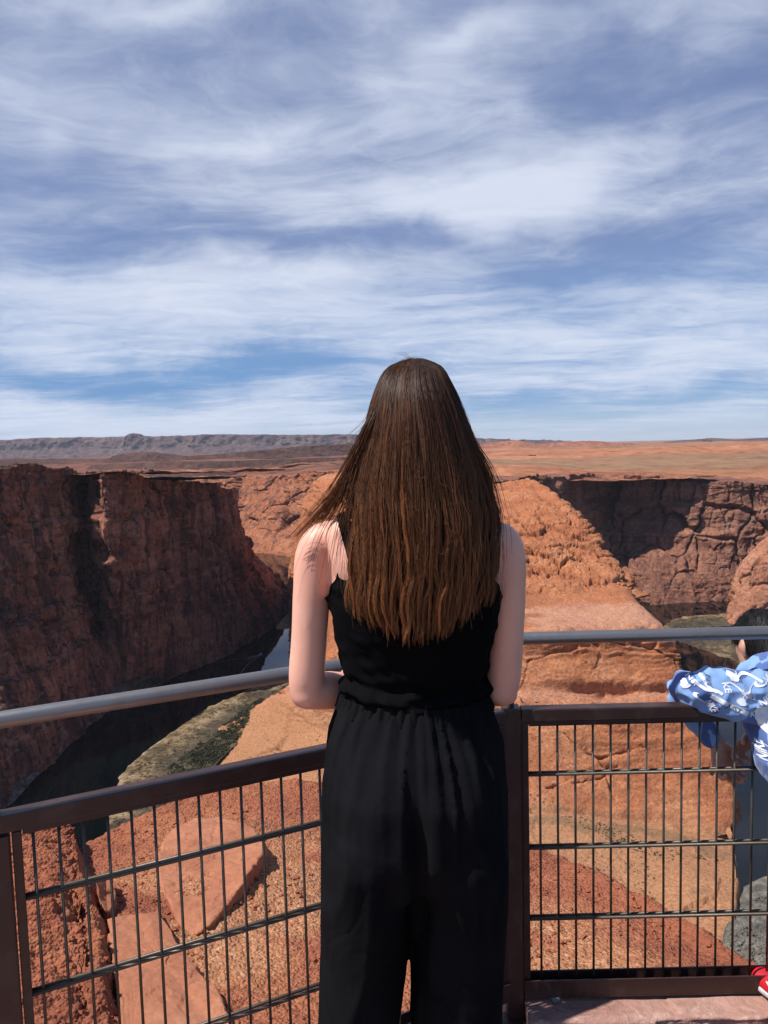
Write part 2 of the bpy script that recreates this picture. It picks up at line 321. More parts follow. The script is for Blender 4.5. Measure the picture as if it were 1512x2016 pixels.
def cliff(name, cols, profile, nu, nv, mat, S=1.0, blocks=1.0, seed=0, diag=0.0, toe=True, amp=1.0, extra=None):
    """cols = (rim px,py,depth, foot px,py): a rock wall from its rim down to the river"""
    rim = np.array([at(*c[:3]) for c in cols]); foot = np.array([atz(c[3], c[4], ZW) for c in cols])
    rim = crom(rim, nu, 0); foot = crom(foot, nu, 0)
    t = np.linspace(0, 1, nv) ; h = np.interp(t, [p[0] for p in profile], [p[1] for p in profile])
    k = np.ones(9) / 9; h = np.convolve(np.pad(h, 4, 'edge'), k, 'valid')
    G = np.empty((nv, nu, 3))
    G[:, :, :2] = rim[None, :, :2] + (foot - rim)[None, :, :2] * h[:, None, None]
    G[:, :, 2] = rim[None, :, 2] + (ZW - 6 - rim[None, :, 2]) * t[:, None]
    N, fl = toward_cam(normals(G), G)
    d = cliff_disp(G.reshape(-1, 3), None, S, blocks, seed, diag).reshape(nv, nu) * amp
    if extra is not None: d = d + extra(G, t[:, None], np.linspace(0, 1, nu)[None, :])
    tal = sst(0.62, 0.85, t)[:, None]
    d = d * (1 - 0.85 * tal) + tal * 5.0 * S * ridged(G.reshape(-1, 3) * np.array((1, 1, .2)) / (26 * S), 3, s=seed + 31).reshape(nv, nu) + tal * 3.0 * S * fbm(G.reshape(-1, 3) / (6 * S), 4, 0.6, s=seed + 33).reshape(nv, nu)
    Nh = N.copy(); Nh[:, :, 2] *= 0.35
    G = G + Nh * d[:, :, None]
    edge = np.clip(1 - t / 0.10, 0, 1)[:, None]; rn = (fbm(rim / (28 * S), 5, 0.6, s=seed + 52) - 0.1 + 0.5 * np.round(1.6 * fbm(rim / (60 * S), 2, s=seed + 53)))[None, :]
    G[:, :, 2] += edge * 6.5 * S * rn * blocks
    # the flat ground behind the rim, so that the rim has a top
    top = [G[0] + np.array((0, 0, 0.0))]
    back = -N[nv // 4]; back = back * np.array((1, 1, 0)); back /= np.linalg.norm(back, axis=1, keepdims=True) + 1e-9
    rows = []
    for b in np.linspace(1, 0, 40)[:-1]:
        q = G[0] + back * (220 * S * b ** 1.6); q[:, 2] = G[0][:, 2] * (1 - b) ** 3 + (rim[:, 2] - 1.5) * (1 - (1 - b) ** 3) + 4 * S * fbm(q / (25 * S), 4, s=seed + 50) * min(1, b * 6) - 6 * b
        rows.append(q)
    return link_grid(name, np.concatenate([np.array(rows), G], 0), mat, flip=fl)

LEFT = [(-700,915,640,-620,2050),(-300,913,700,-260,1790),(-100,912,760,-60,1650),(0,911,810,0,1600),(60,914,855,60,1540),(110,918,905,130,1475),(146,922,955,190,1420),
        (160,930,990,224,1398),(172,928,955,240,1385),(192,926,885,275,1366),(245,928,915,310,1350),(288,931,965,335,1338),(304,943,1015,355,1328),(325,941,1025,378,1318),(390,947,1120,440,1294),
        (425,952,1190,490,1265),(452,960,1265,545,1232),(457,964,1370,584,1196),(440,968,1600,560,1150),(380,968,2100,470,1106)]
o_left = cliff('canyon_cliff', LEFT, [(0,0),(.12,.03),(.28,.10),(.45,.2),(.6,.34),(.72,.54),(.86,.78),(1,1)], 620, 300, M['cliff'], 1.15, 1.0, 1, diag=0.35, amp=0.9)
FAR = [(380,940,2850,380,1076),(430,940,2760,450,1082),(470,936,2640,520,1090),(510,936,2560,560,1096),(560,933,2470,620,1103),(610,928,2380,680,1110),(680,925,2260,740,1120),(760,930,2050,820,1130),(880,940,1700,920,1150),(990,948,1400,1010,1180)]
o_far = cliff('canyon_far_wall', FAR, [(0,0),(.15,.05),(.4,.2),(.7,.5),(1,1)], 320, 170, M['far_wall'], 2.1, 0.75, 2, diag=0.55, amp=0.85)
RIGHT = [(985,948,1225,1090,1225),(1040,938,1255,1120,1216),(1065,937,1310,1140,1210),(1095,935,1395,1160,1207),(1135,933,1490,1186,1203),(1170,934,1570,1206,1199),(1190,937,1600,1222,1197),(1225,938,1582,1245,1194),(1300,940,1550,1300,1190),(1380,942,1518,1352,1187),(1450,946,1492,1405,1184),(1520,949,1468,1465,1180),(1640,953,1440,1590,1172),(1900,962,1450,1850,1150)]
o_right = cliff('canyon_ledge_wall', RIGHT, [(0,0),(.20,.05),(.25,.16),(.42,.22),(.47,.38),(.58,.42),(.64,.52),(.8,.74),(1,1)], 480, 240, M['right_wall'], 1.5, 1.0, 3, amp=1.0)

# plateau sheets that reach the horizon
def sheet(name, net, nu, nv, mat, disp, seed):
    G = lin(lin(np.array(net), nu, 1), nv, 0); P = G.reshape(-1, 3)
    P = P.copy(); P[:, 2] += disp(P); return link_grid(name, P.reshape(nv, nu, 3), mat)
def plat_disp(P):
    f = np.clip((P[:, 1] - 1500) / 5000, 0, 1); g = np.clip((P[:, 1] - 1700) / 900, 0, 1) * np.clip((16000 - P[:, 1]) / 6000, 0, 1)
    rid = g * 20 * np.maximum(ridged(P * np.array((.6, 1, 1)) / 420, 4, s=64) + 0.05 - 0.25 * sst(-300, 900, P[:, 0] - 0.1 * P[:, 1]), 0)
    return rid + 5 * fbm(P / 60, 5, s=61) + (6 + 22 * f) * fbm(P * np.array((.5, 1, 1)) / 500, 4, s=62) - 4
xs = [-9000, -3000, -1000, -300, 0, 300, 700, 1100, 2200, 4500, 12000]
def yrow(ys, z): return [(x * k, y, zz) for x, y, zz, k in zip(xs, ys, z, [1] * 11)]
RB = [np.array(at(*c[:3])) for c in FAR + RIGHT[1:]]
def rimrow(off):
    out = [(-9000, 2600 + off, -60), (-3000, 2650 + off, -60), (-1200, 2750 + off, -70)]
    pts = sorted(RB, key=lambda p: p[0])
    for p in pts: out.append((p[0] * (1 + off / 3000), p[1] + off + 6, p[2] - 1.5))
    out += [(3500, 1400 + off, -95), (12000, 1400 + off, -95)]
    return np.array(out)
r0 = rimrow(0); nc = len(r0)
def farrow(y, z): 
    a = r0.copy(); k = np.linspace(-1, 1, nc); a[:, 0] = np.sign(k) * np.abs(k) ** 1.5 * y * 1.3; a[:, 1] = y; a[:, 2] = z; return a
r0 = rimrow(60); r0[:, 2] -= 7
net = [r0, rimrow(240), rimrow(600)]
for y, z in ((3600, -62), (5000, -58), (8000, -60), (14000, -70), (26000, -80), (60000, -120)): net.append(farrow(y, z))
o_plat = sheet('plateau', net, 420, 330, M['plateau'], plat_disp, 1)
# flat behind the left cliff
LB = [np.array(at(*c[:3])) for c in LEFT[:-2]]
net = [np.array([p + np.array((-110, 130, -26.0)) for k, p in enumerate(LB)]), np.array([p * np.array((1.25, 0, 0)) + np.array((-60, max(p[1] + 250, 1350), p[2] - 24)) for p in LB]), np.array([p * np.array((1.5, 0, 0)) + np.array((-120, 1900, min(-58, p[2] - 20))) for p in LB]), np.array([p * np.array((2.0, 0, 0)) + np.array((-250, 2750, -95)) for p in LB])]
for q_ in net: q_[-6:, 2] -= np.linspace(2, 25, 6)
o_plat2 = sheet('plateau_near', net, 260, 200, M['plateau'], lambda P: 7 * fbm(P / 70, 5, s=71) + 12 * np.maximum(fbm(P / 260, 3, s=72), 0) - 3, 2)

# hills and mesas on the horizon: ridge line given by bearing and height
def ridge(name, pts, thick, zbase, mat, nu, nv, S, seed, wall=0.6, amp=1.0):
    top = crom(np.array([at(*p) for p in pts]), nu, 0)
    t = np.linspace(0, 1, nv)
    G = np.empty((nv, nu, 3)); fr = top - np.array((0, thick, 0)); 
    for i, a in enumerate(t):
        if a < 0.35: b = a / 0.35; G[i] = top; G[i, :, 1] += thick * 1.5 * (1 - b); G[i, :, 2] = top[:, 2] - 0.0 * b - (1 - b) * (top[:, 2] - zbase) * 0.25
        else: b = (a - 0.35) / 0.65; h = np.interp(b, [0, wall, 1], [0, 0.28, 1]); G[i] = top; G[i, :, 1] -= thick * h; G[i, :, 2] = top[:, 2] + (zbase - top[:, 2]) * b
    N, fl = toward_cam(normals(G), G); P = G.reshape(-1, 3)
    d = S * (0.9 * ridged(P * np.array((1, 1, .35)) / (3.2 * S), 4, s=seed) + 0.5 * fbm(P / (0.9 * S), 4, s=seed + 4)).reshape(nv, nu) * amp
    k = np.clip((t - 0.33) / 0.08, 0, 1)[:, None]
    Nh = N.copy(); Nh[:, :, 2] *= 0.4; G = G + Nh * (d * k)[:, :, None]
    G[:, :, 2] += (1 - k) * 0.10 * S * fbm(G.reshape(-1, 3) / (2 * S), 4, s=seed + 8).reshape(nv, nu)
    return link_grid(name, G, mat, flip=fl)
o_mesa = ridge('mesa', [(-500,868,15000),(-200,868,15000),(0,867,15000),(40,864,15000),(90,862,15000),(150,861,14900),(245,860,14800),(258,854,14800),(275,855,14800),(290,859,14800),(380,857,14700),(420,855,14700),(520,856,14600),(600,856,14500),(690,855,14500),(760,858,14600),(860,862,14800),(950,864,15200),(1040,867,15600),(1120,868,16000)], 900, -110, M['mesa'], 640, 90, 90, 80, 0.55, 1.5)
o_hills = [ridge('hill', pts, th, -130, mt, 300, 60, S, sd, wl, am) for pts, th, mt, S, sd, wl, am in (
    ([(-300,905,4300),(0,904,4300),(120,903,4300),(205,903,4200),(240,893,4100),(285,889,4100),(310,892,4100),(330,898,4100),(400,896,4200),(470,890,4300),(540,884,4500),(600,878,4700),(680,874,5000),(760,873,5200),(900,880,5200)], 500, M['hill'], 38, 90, .3, .8),
    ([(180,915,3300),(260,912,3200),(330,908,3150),(420,908,3100),(500,906,3200),(600,902,3300),(700,900,3400),(820,905,3400)], 260, M['hill'], 22, 93, .3, .8),
    ([(900,880,8000),(960,872,8000),(1000,868,7900),(1020,867,7800),(1060,874,7800),(1110,870,7800),(1170,868,7800),(1215,872,7800),(1260,875,7900),(1330,875,8200),(1420,874,8500),(1600,872,8500)], 700, M['far_wall'], 55, 96, .4, .8),
    ([(1300,877,9800),(1345,873,9800),(1385,864,9800),(1420,863,9800),(1455,866,9800),(1490,863,9800),(1560,860,9800),(1700,860,9800),(1900,865,9800)], 900, M['mesa'], 60, 99, .5, .8),
    ([(1050,896,3600),(1100,897,3600),(1250,890,3700),(1380,881,3900),(1460,876,4000),(1512,874,4000),(1600,872,4100),(1900,872,4100)], 600, M['plateau'], 30, 101, .2, .9))]

# the rock mass inside the river bend
MASS = [
 [(620,955,1450),(760,952,1400),(900,950,1330),(1000,948,1262),(1030,946,1246),(1045,956,1240)],
 [(640,1010,1200),(760,1000,1180),(900,990,1130),(1010,985,1085),(1070,982,1078),(1108,990,1080)],
 [(650,1080,1040),(760,1070,1020),(900,1060,960),(1040,1052,935),(1110,1040,945),(1152,1052,950)],
 [(655,1150,940),(760,1150,910),(900,1140,870),(1040,1130,850),(1140,1122,850),(1212,1132,855)],
 [(655,1210,860),(760,1210,810),(900,1200,780),(1040,1195,765),(1160,1187,765),(1256,1185,770)],
 [(655,1255,805),(760,1260,740),(900,1250,710),(1040,1243,692),(1180,1236,686),(1312,1240,690)],
 [(625,1310,780),(760,1320,710),(900,1310,685),(1040,1300,675),(1180,1298,672),(1332,1300,676)],
 [(545,1368,800),(700,1380,700),(900,1375,660),(1040,1368,650),(1180,1370,648),(1334,1368,652)],
 [(462,1450,775),(650,1450,700),(850,1440,640),(1040,1425,626),(1200,1418,622),(1356,1405,628)],
 [(410,1512,708),(610,1530,640),(850,1530,605),(1040,1515,600),(1220,1510,600),(1420,1500,604)],
 [(392,1580,645),(600,1620,570),(850,1620,560),(1040,1600,565),(1240,1612,570),(1424,1640,562)],
 [(340,1700,535),(600,1720,510),(850,1720,505),(1040,1690,508),(1250,1712,505),(1434,1725,500)],
 [(320,1800,480),(600,1850,445),(850,1850,440),(1040,1830,440),(1230,1850,436),(1420,1850,432)],
 [(310,1950,415),(600,2000,380),(850,2000,380),(1040,2000,375),(1220,2010,372),(1405,2010,370)]]
roff = [150, 125, 105, 85, 62, 40, 34, 34, 32, 26, 24, 22, 20, 20]; loff = [60, 60, 50, 40, 40, 40, 40, 60, 70, 70, 60, 50, 50, 50]
net = []
for r, (row, ro, lo) in enumerate(zip(MASS, roff, loff)):
    p = [at(*q) for q in row]; L = p[0] + np.array((-lo, 10, 0)); L[2] = min(L[2] - 10, -308)
    e = p[-1]; m1 = e + np.array((ro * 0.22, 4, (ZW - e[2]) * 0.45)); q = e + np.array((ro, 8, 0)); q[2] = -310
    net.append([L] + p + [m1, q])
net = np.array(net); bk = net[0] + (net[0] - np.array((0, 0, 0))) * np.array((0.22, 0.22, 0)); bk[:, 2] = np.minimum(-88, net[0][:, 2] - 20); bk[-2:, 2] = -320
nu, nv = 620, 760
G = crom(crom(np.concatenate([bk[None], net], 0), nu, 1), nv, 0)
N, fl = toward_cam(normals(G), G); P = G.reshape(-1, 3)
u = np.tile(np.linspace(0, 8, nu), nv); v = np.repeat(np.linspace(-1, 13, nv), nu)
w = P + 6 * np.stack([fbm(P / 22, 3, s=140), fbm(P / 22, 3, s=141), fbm(P / 22, 3, s=142)], 1)
n1 = fbm(P / 45, 3, s=143); n2 = fbm(P / 30, 3, s=144)
vv = v + 0.35 * n1 * (v > 0.6)
knob = sst(1.1, 1.9, vv) * (1 - sst(3.35, 3.75, vv))                       # the knobbly upper slope
top_lay = (1 - sst(1.7, 2.4, vv))
w2 = P + 9 * np.stack([fbm(P / 26, 4, s=145), fbm(P / 26, 4, s=146), fbm(P / 26, 4, s=147)], 1)
pt = w2.copy(); pt[:, 2] += 0.35 * pt[:, 0]; pt[:, 1] *= 0.8
F1, F2, C = worley(pt / np.array((34, 30, 15)), 149); k0 = 7 * (C - .5) + 7.0 * (1 - F1 ** 2 * 1.15) - 6.5 * (1 - sst(0, .085, F2 - F1))
F1, F2, C = worley(pt / np.array((15, 13, 6.5)), 150); k1 = 1.3 * (1 - F1 ** 2 * 1.2) + 1.6 * (C - .5) - 1.7 * (1 - sst(0, .11, F2 - F1))
F1, F2, C = worley(w2 / np.array((5, 5, 3.6)), 151); k2 = 0.5 * (1 - F1 ** 2 * 1.2) + 0.9 * (C - .5) - 0.8 * (1 - sst(0, .14, F2 - F1))
def shelves(per, seed):
    lay = w2[:, 2] / per + 0.5 * fbm(P / 70, 3, s=seed); fr = lay - np.floor(lay); o = np.zeros(len(P), np.int64)
    hk = _h(np.floor(lay).astype(np.int64), o, o, seed) / 4294967296.
    return (sst(0.0, 0.7, fr) - sst(0.82, 1.0, fr)) * (0.3 + 1.2 * hk) - 0.4
d = 1.45 * knob * (k0 + k1 * sst(-.5, .2, n2) + k2) + (np.maximum(0.95 * knob, top_lay)) * (5.4 * shelves(8.0, 155) + 2.2 * shelves(3.4, 157) + 0.35 * k0 + 0.25 * k1)
walls = sst(4.75, 5.1, vv)
c, e, _c2 = facets(w2, 75, 60, 158, (0.5, 0)); crackm = sst(-0.05, .25, n2)
d += walls * (5 * fbm(P / 70, 3, s=160) + 4.5 * c - 5.5 * (1 - sst(0.0, 0.030, e)) * (1 - sst(9.2, 10.0, v)) * crackm)
d += walls * (1 - 0.7 * sst(9.3, 9.9, v)) * (1 - 0.45 * sst(7.3, 8.0, v)) * (3.0 * shelves(17, 159) + 0.9 * shelves(5.5, 162))
d += (1.0 + 0.6 * (v < 5)) * fbm(P / 9, 5, 0.58, s=161)
d += -13.0 * np.exp(-((v - 6.9 + 0.35 * n1) / 0.14) ** 2) * sst(1.8, 3.6, u) * sst(-.4, .3, fbm(P / 60, 2, s=163) + .15)    # undercut below the big ledge
d += -3.5 * np.exp(-((v - 10.0 + 0.3 * n1) / 0.10) ** 2)
d *= 1 - 0.6 * sst(6.5, 8, u) * (v > 5)
Nm = N.reshape(-1, 3).copy(); Nm[:, 2] *= 1 - 0.50 * (1 - sst(3.4, 4.2, v)); G = (P + Nm * d[:, None]).reshape(nv, nu, 3)
o_mass = link_grid('river_bend_rock', G, M['mass'], flip=fl)
def attr(o, name, val):
    a = o.data.attributes.new(name, 'FLOAT', 'POINT'); a.data.foreach_set('value', np.asarray(val, np.float32).ravel())
nz = fbm(P / 18, 4, s=170); nz2 = fbm(P / 50, 3, s=171)
attr(o_mass, 'pale', sst(3.9, 4.25, vv + .15 * nz) * (1 - sst(4.9, 5.15, v)) * sst(3.6, 4.4, u + nz) * 0.85 + (1 - sst(0.0, 0.5, np.abs(v - 7.1 + .3 * n1))) * 0.6)
attr(o_mass, 'gravel', sst(3.2, 3.6, vv + .3 * nz) * (1 - sst(4.5, 5.0, v + .2 * nz)) * (1 - sst(4.0, 4.6, u + nz)))
attr(o_mass, 'tan', np.clip(sst(9.75, 10.1, v + .25 * nz) + (1 - sst(2.2, 3.4, u + 1.2 * nz2)) * sst(6.8, 7.6, v), 0, 1))
attr(o_mass, 'scrub', sst(0.05, 0.5, fbm(P / 14, 4, s=172) + 1.3 * np.exp(-((v - 10.25 - .12 * (u - 4) + .2 * nz2) / 0.18) ** 2) - 0.55 + .5 * np.exp(-((v - 11.3 + .3 * nz2) / .3) ** 2) * sst(4.5, 6, u)) * sst(9.7, 10, v))

# butte at the right edge
def dome(name, net, nu, nv, mat, S, seed, amp=1.0):
    G = crom(crom(np.array(net), nu, 1), nv, 0); N, fl = toward_cam(normals(G), G); P = G.reshape(-1, 3)
    d = cliff_disp(P, None, S, 0.8, seed).reshape(nv, nu) * amp
    return link_grid(name, G + N * d[:, :, None], mat, flip=fl)
BT = []
for xs_, y, D in (([1600,1555,1580,1640,1760],1035,1330),([1560,1505,1540,1620,1760],1070,1270),([1500,1462,1500,1600,1760],1110,1250),([1462,1446,1490,1600,1760],1165,1240),([1440,1428,1480,1600,1760],1218,1225),([1430,1415,1470,1600,1760],1250,1200)):
    BT.append([at(x, y, D + a) for x, a in zip(xs_, (120, 20, -25, -45, -60))])
o_butte = dome('butte', BT, 160, 160, M['butte'], 0.8, 181, 0.8)

# river and its bars
V = np.array([(-4000, 200, ZW), (4000, 200, ZW), (4000, 4200, ZW), (-4000, 4200, ZW)])
o_river = tag(link('river', raw_mesh('river', V, [(0, 1, 2, 3)]), M['water']), kind='structure')
def bar(name, outer, inner, zin, mat, nu, nv, seed, rough=1.5):
    a = crom(np.array([atz(x, y, ZW - 0.8) for x, y in outer]), nu, 0); b = crom(np.array([atz(x, y, zin) for x, y in inner]), nu, 0)
    t = np.linspace(0, 1, nv)[:, None, None]; G = a[None] * (1 - t) + b[None] * t
    P = G.reshape(-1, 3).copy(); tt = np.repeat(np.linspace(0, 1, nv), nu); P[:, 2] += (0.35 + rough * sst(0, 0.5, tt)) * fbm(P / 12, 5, 0.6, s=seed) + 0.5 * sst(0, .2, tt)
    G = P.reshape(nv, nu, 3); N, fl = toward_cam(normals(G), G); o = link_grid(name, G, mat, flip=fl); attr(o, 'inland', tt); return o
o_bar = bar('river_bank', [(640,1285),(540,1330),(470,1362),(400,1392),(330,1440),(250,1500),(214,1550),(200,1640),(205,1760),(215,1950)], [(700,1330),(600,1372),(545,1400),(495,1440),(440,1490),(410,1530),(390,1590),(360,1680),(340,1790),(330,1960)], -292, M['bar'], 300, 90, 201)
o_bar2 = bar('left_river_bank', [(-60,1655),(0,1602),(30,1580),(70,1535),(110,1500),(150,1455),(200,1412),(260,1376),(330,1342)], [(-120,1560),(-40,1520),(0,1490),(30,1470),(60,1440),(110,1405),(160,1380),(230,1352),(310,1330)], -278, M['rubble'], 200, 60, 203, 5)
o_bar3 = bar('far_river_bank', [(600,1238),(575,1240),(545,1242),(540,1236),(548,1222),(560,1208),(580,1196)], [(640,1212),(610,1210),(585,1210),(575,1205),(574,1198),(580,1190),(590,1186)], -294, M['sand'], 120, 40, 205)
o_bar4 = bar('right_river_bank', [(1296,1240),(1310,1222),(1335,1213),(1375,1208),(1425,1206),(1470,1208)], [(1330,1262),(1345,1250),(1370,1240),(1400,1235),(1440,1232),(1480,1230)], -297, M['bar'], 140, 50, 207)
o_bar5 = bar('right_river_shoal', [(1330,1264),(1350,1272),(1390,1288),(1430,1303),(1470,1318),(1540,1340)], [(1345,1248),(1375,1245),(1410,1246),(1440,1250),(1480,1255),(1560,1262)], -296, M['bar'], 140, 50, 208)
o_tal = bar('shore_rubble', [(1432,1790),(1440,1760),(1458,1742),(1480,1728),(1512,1716),(1600,1690),(1750,1660)], [(1400,2000),(1420,1990),(1470,1990),(1512,1990),(1560,1990),(1660,1990),(1800,1990)], -284, M['rubble'], 160, 120, 209, 5)
# ================================================================== NEAR GROUND, RAILING
FLOOR = 0.02; STONE = 0.08
def ledge_mat():
    mt, T = new_mat('red_pitted_ledge_rock'); P = T.new('ShaderNodeTexCoord').outputs['Object']
    a = T.noise(P, 1.1, 6, 0.6, 0.3); b = T.noise(P, 26, 6, 0.65, 0.3)
    col = T.ramp(a, [(0.32, (0.225, 0.072, 0.042)), (0.5, (0.315, 0.105, 0.056)), (0.68, (0.38, 0.148, 0.073))])
    vc = T.voro(P, 62, out='Color'); vs = T.sep(vc); vd = T.voro(P, 62)
    sand = T.new('ShaderNodeAttribute', attribute_name='sand').outputs['Fac']
    col = T.mix(T.math('MULTIPLY', sand, 0.6), col, (0.43, 0.205, 0.098))
    col = T.mix(T.math('MULTIPLY', T.math('ADD', T.math('MULTIPLY', sand, 0.7), 0.10), T.ramp(vs[0], [(0.0, 0.0), (0.72, 0.1), (0.94, 0.55), (1, 0.85)])), col, (0.60, 0.37, 0.22))      # scattered pale grit
    col = T.mix(T.ramp(vs[1], [(0.80, 0.0), (0.97, 0.3)]), col, (0.20, 0.06, 0.035))
    col = T.mix(1.0, col, T.ramp(b, [(0.28, (0.68, 0.66, 0.64)), (0.5, (1, 1, 1)), (0.72, (1.22, 1.22, 1.22))]), 'MULTIPLY')
    h = T.math('ADD', T.math('MULTIPLY', b, 0.9), T.math('MULTIPLY', T.math('SUBTRACT', 1.0, vd), 0.8))
    finish(T, col, 0.93, h, 0.016, 1.0, 0.12); return mt
def slab_mat():
    mt, T = new_mat('smooth_salmon_sandstone'); P = T.new('ShaderNodeTexCoord').outputs['Object']
    a = T.noise(P, 2.2, 6, 0.6, 0.4); b = T.noise(P, 40, 7, 0.65)
    col = T.ramp(a, [(0.32, (0.30, 0.112, 0.062)), (0.52, (0.37, 0.148, 0.082)), (0.7, (0.42, 0.19, 0.11))])
    col = T.mix(1.0, col, T.ramp(b, [(0.3, (0.84, 0.82, 0.80)), (0.5, (1, 1, 1)), (0.72, (1.10, 1.10, 1.10))]), 'MULTIPLY')
    finish(T, col, 0.9, b, 0.006, 0.8, 0.15); return mt
def flag_mat():
    mt, T = new_mat('pink_flagstone'); P = T.new('ShaderNodeTexCoord').outputs['Object']
    a = T.noise(P, 3.0, 6, 0.6, 0.6); b = T.noise(P, 30, 7, 0.68); c = T.noise(P, 9, 5, 0.6, 1.0)
    col = T.ramp(a, [(0.30, (0.31, 0.165, 0.13)), (0.5, (0.40, 0.225, 0.18)), (0.7, (0.47, 0.295, 0.24))])
    col = T.mix(T.ramp(c, [(0.56, 0.0), (0.66, 0.6)]), col, (0.60, 0.43, 0.35))
    col = T.mix(1.0, col, T.ramp(b, [(0.3, (0.78, 0.77, 0.76)), (0.5, (1, 1, 1)), (0.72, (1.14, 1.14, 1.14))]), 'MULTIPLY')
    finish(T, col, 0.88, T.math('ADD', b, T.math('MULTIPLY', c, 2.0)), 0.008, 0.9, 0.2); return mt
def paint_mat(name, c, rough, metal=0.0, spec=0.4, scuff=(0.22, 0.14, 0.11)):
    mt, T = new_mat(name); P = T.new('ShaderNodeTexCoord').outputs['Object']
    a = T.noise(P, 14, 6, 0.65, 0.3); b = T.noise(T.map(P, (1, 1, 6)), 60, 4, 0.6)
    col = T.mix(T.ramp(a, [(0.50, 0.0), (0.72, 0.55)]), tuple(c), scuff)
    col = T.mix(T.ramp(b, [(0.60, 0.0), (0.75, 0.4)]), col, tuple(x * 0.6 for x in c))
    r = T.math('ADD', rough - 0.1, T.math('MULTIPLY', a, 0.25))
    finish(T, col, r, b, 0.0008, 0.5, spec, Metallic=metal); return mt
M['ledge'] = ledge_mat(); M['slab'] = slab_mat(); M['flag'] = flag_mat()
M['brown'] = paint_mat('brown_railing_paint', (0.038, 0.0155, 0.0125), 0.42, 0.0, 0.5, (0.095, 0.058, 0.048))
M['wire'] = paint_mat('dark_bronze_wire', (0.085, 0.070, 0.055), 0.42, 0.55, 0.5, (0.13, 0.11, 0.09))
M['steel'] = paint_mat('worn_grey_steel_pipe', (0.27, 0.26, 0.255), 0.42, 0.8, 0.5, (0.17, 0.15, 0.14))
M['white_mark'] = bar_mat('chalky_white_droppings', [(0.3, (0.65, 0.63, 0.60)), (0.5, (0.82, 0.81, 0.79))], 40)

# --- the ledge below the railing: far edge given first, then the ground coming up to the railing
LX = [-420, -250, -60, 40, 130, 200, 300, 400, 500, 620, 760, 900, 1035, 1120, 1220, 1320, 1425, 1490, 1620]
LFY = [1650, 1648, 1655, 1662, 1688, 1652, 1592, 1556, 1542, 1546, 1570, 1606, 1655, 1696, 1746, 1800, 1864, 1905, 1985]
LFD = [4.6, 4.8, 5, 5, 5.1, 5.4, 6.0, 6.5, 6.8, 6.9, 6.7, 6.4, 6.0, 5.5, 4.9, 4.4, 3.9, 3.6, 3.2]
far = np.array([at(x, y, d) for x, y, d in zip(LX, LFY, LFD)])
def gz(Y): return -0.32 - (Y - 2.3) * 0.245
def nearp(x, Y):
    q = at(x, 2016, Y); q[2] = gz(Y); return q
near = np.array([nearp(x, 1.15) for x in LX]); near[:, 2] = -0.35
mid = []
for k in range(1, 9):
    f = k / 9; q = far * (1 - f) + near * f; lim = gz(q[:, 1]); q[:, 2] = q[:, 2] * 0.5 + lim * 0.5 if False else far[:, 2] * (1 - f) ** 1.0 + f * -0.35; mid.append(q)
lip = far + np.array((0, 0.10, -0.10)); drop = [far + np.array((0, 0.35, -0.6)), far + np.array((0, 0.6, -2.5)), far + np.array((0, 1.0, -14.0))]
G = np.array([drop[2], drop[1], drop[0], lip, far] + mid + [near])
nu, nv = 960, 820
G = crom(G, nu, 1); 
tt = np.concatenate([np.linspace(0, 4, 60)[:-1], np.linspace(4, 13, nv - 59)]); i = np.minimum(tt.astype(int), 12); f = (tt - i)[:, None, None]; G = G[i] * (1 - f) + G[i + 1] * f
P = G.reshape(-1, 3); N = normals(G); N, fl = toward_cam(N, G); N = N.reshape(-1, 3)
vis = np.repeat(tt, nu)
def gline(px): return [atz(x, y, z) for x, y, z in px]
# raised rough block at the left: a line on the ground is its right-hand edge
EDGE = np.array([atz(*q) for q in ((150, 1640, -1.05), (172, 1700, -0.98), (196, 1770, -0.82), (210, 1830, -0.74), (222, 1900, -0.66), (232, 2016, -0.5), (250, 2200, -0.4))])
ex = np.interp(P[:, 1], EDGE[::-1, 1], EDGE[::-1, 0]) + 0.035 * fbm(P / 0.16, 4, s=303)
side = ex - P[:, 0]
blk = sst(-0.02, 0.05, side)
rough = 0.55 + 0.9 * blk
F1, F2, C = worley(P / 0.034 + 0.35 * np.stack([fbm(P / .05, 2, s=311)] * 3, 1), 305); peb = (1 - F1 ** 2 * 1.5) * (0.5 + C)
F1b, F2b, Cb = worley(P / 0.085 + 0.5 * np.stack([fbm(P / .12, 2, s=312)] * 3, 1), 306)
big = fbm(P / 0.9, 4, s=307); med = fbm(P / 0.22, 5, 0.6, s=308)
crust = sst(-0.15, 0.25, fbm(P / 0.7, 3, s=309))
h = 0.05 * big + 0.022 * med + rough * (0.009 * peb + 0.034 * (1 - F1b ** 2 * 1.4) * Cb * (0.35 + 0.65 * crust) + 0.020 * fbm(P / 0.05, 4, 0.6, s=310))
h += blk * (0.17 + 0.05 * fbm(P / 0.3, 4, s=313)) + 0.5 * 0.05 * sst(-0.3, 0, side) * (1 - blk)
# a low step of rock across the right part and a broken crest along the far edge
crest = np.exp(-((vis - 4.25) / 0.28) ** 2); h += crest * (0.05 * fbm(P / 0.25, 4, s=315) + 0.02)
P = P + N * h[:, None] * np.where(vis < 3.5, 1.0, 1.0)[:, None]
G = P.reshape(nv, nu, 3)
o_ledge = link_grid('ledge_ground', G, M['ledge'], flip=fl)
sand = sst(0.0, 0.35, fbm(P / np.array((.9, .5, .5)), 4, s=320) + 0.12) * (1 - 0.75 * blk) * sst(5.2, 7.5, vis)
attr(o_ledge, 'sand', sand)

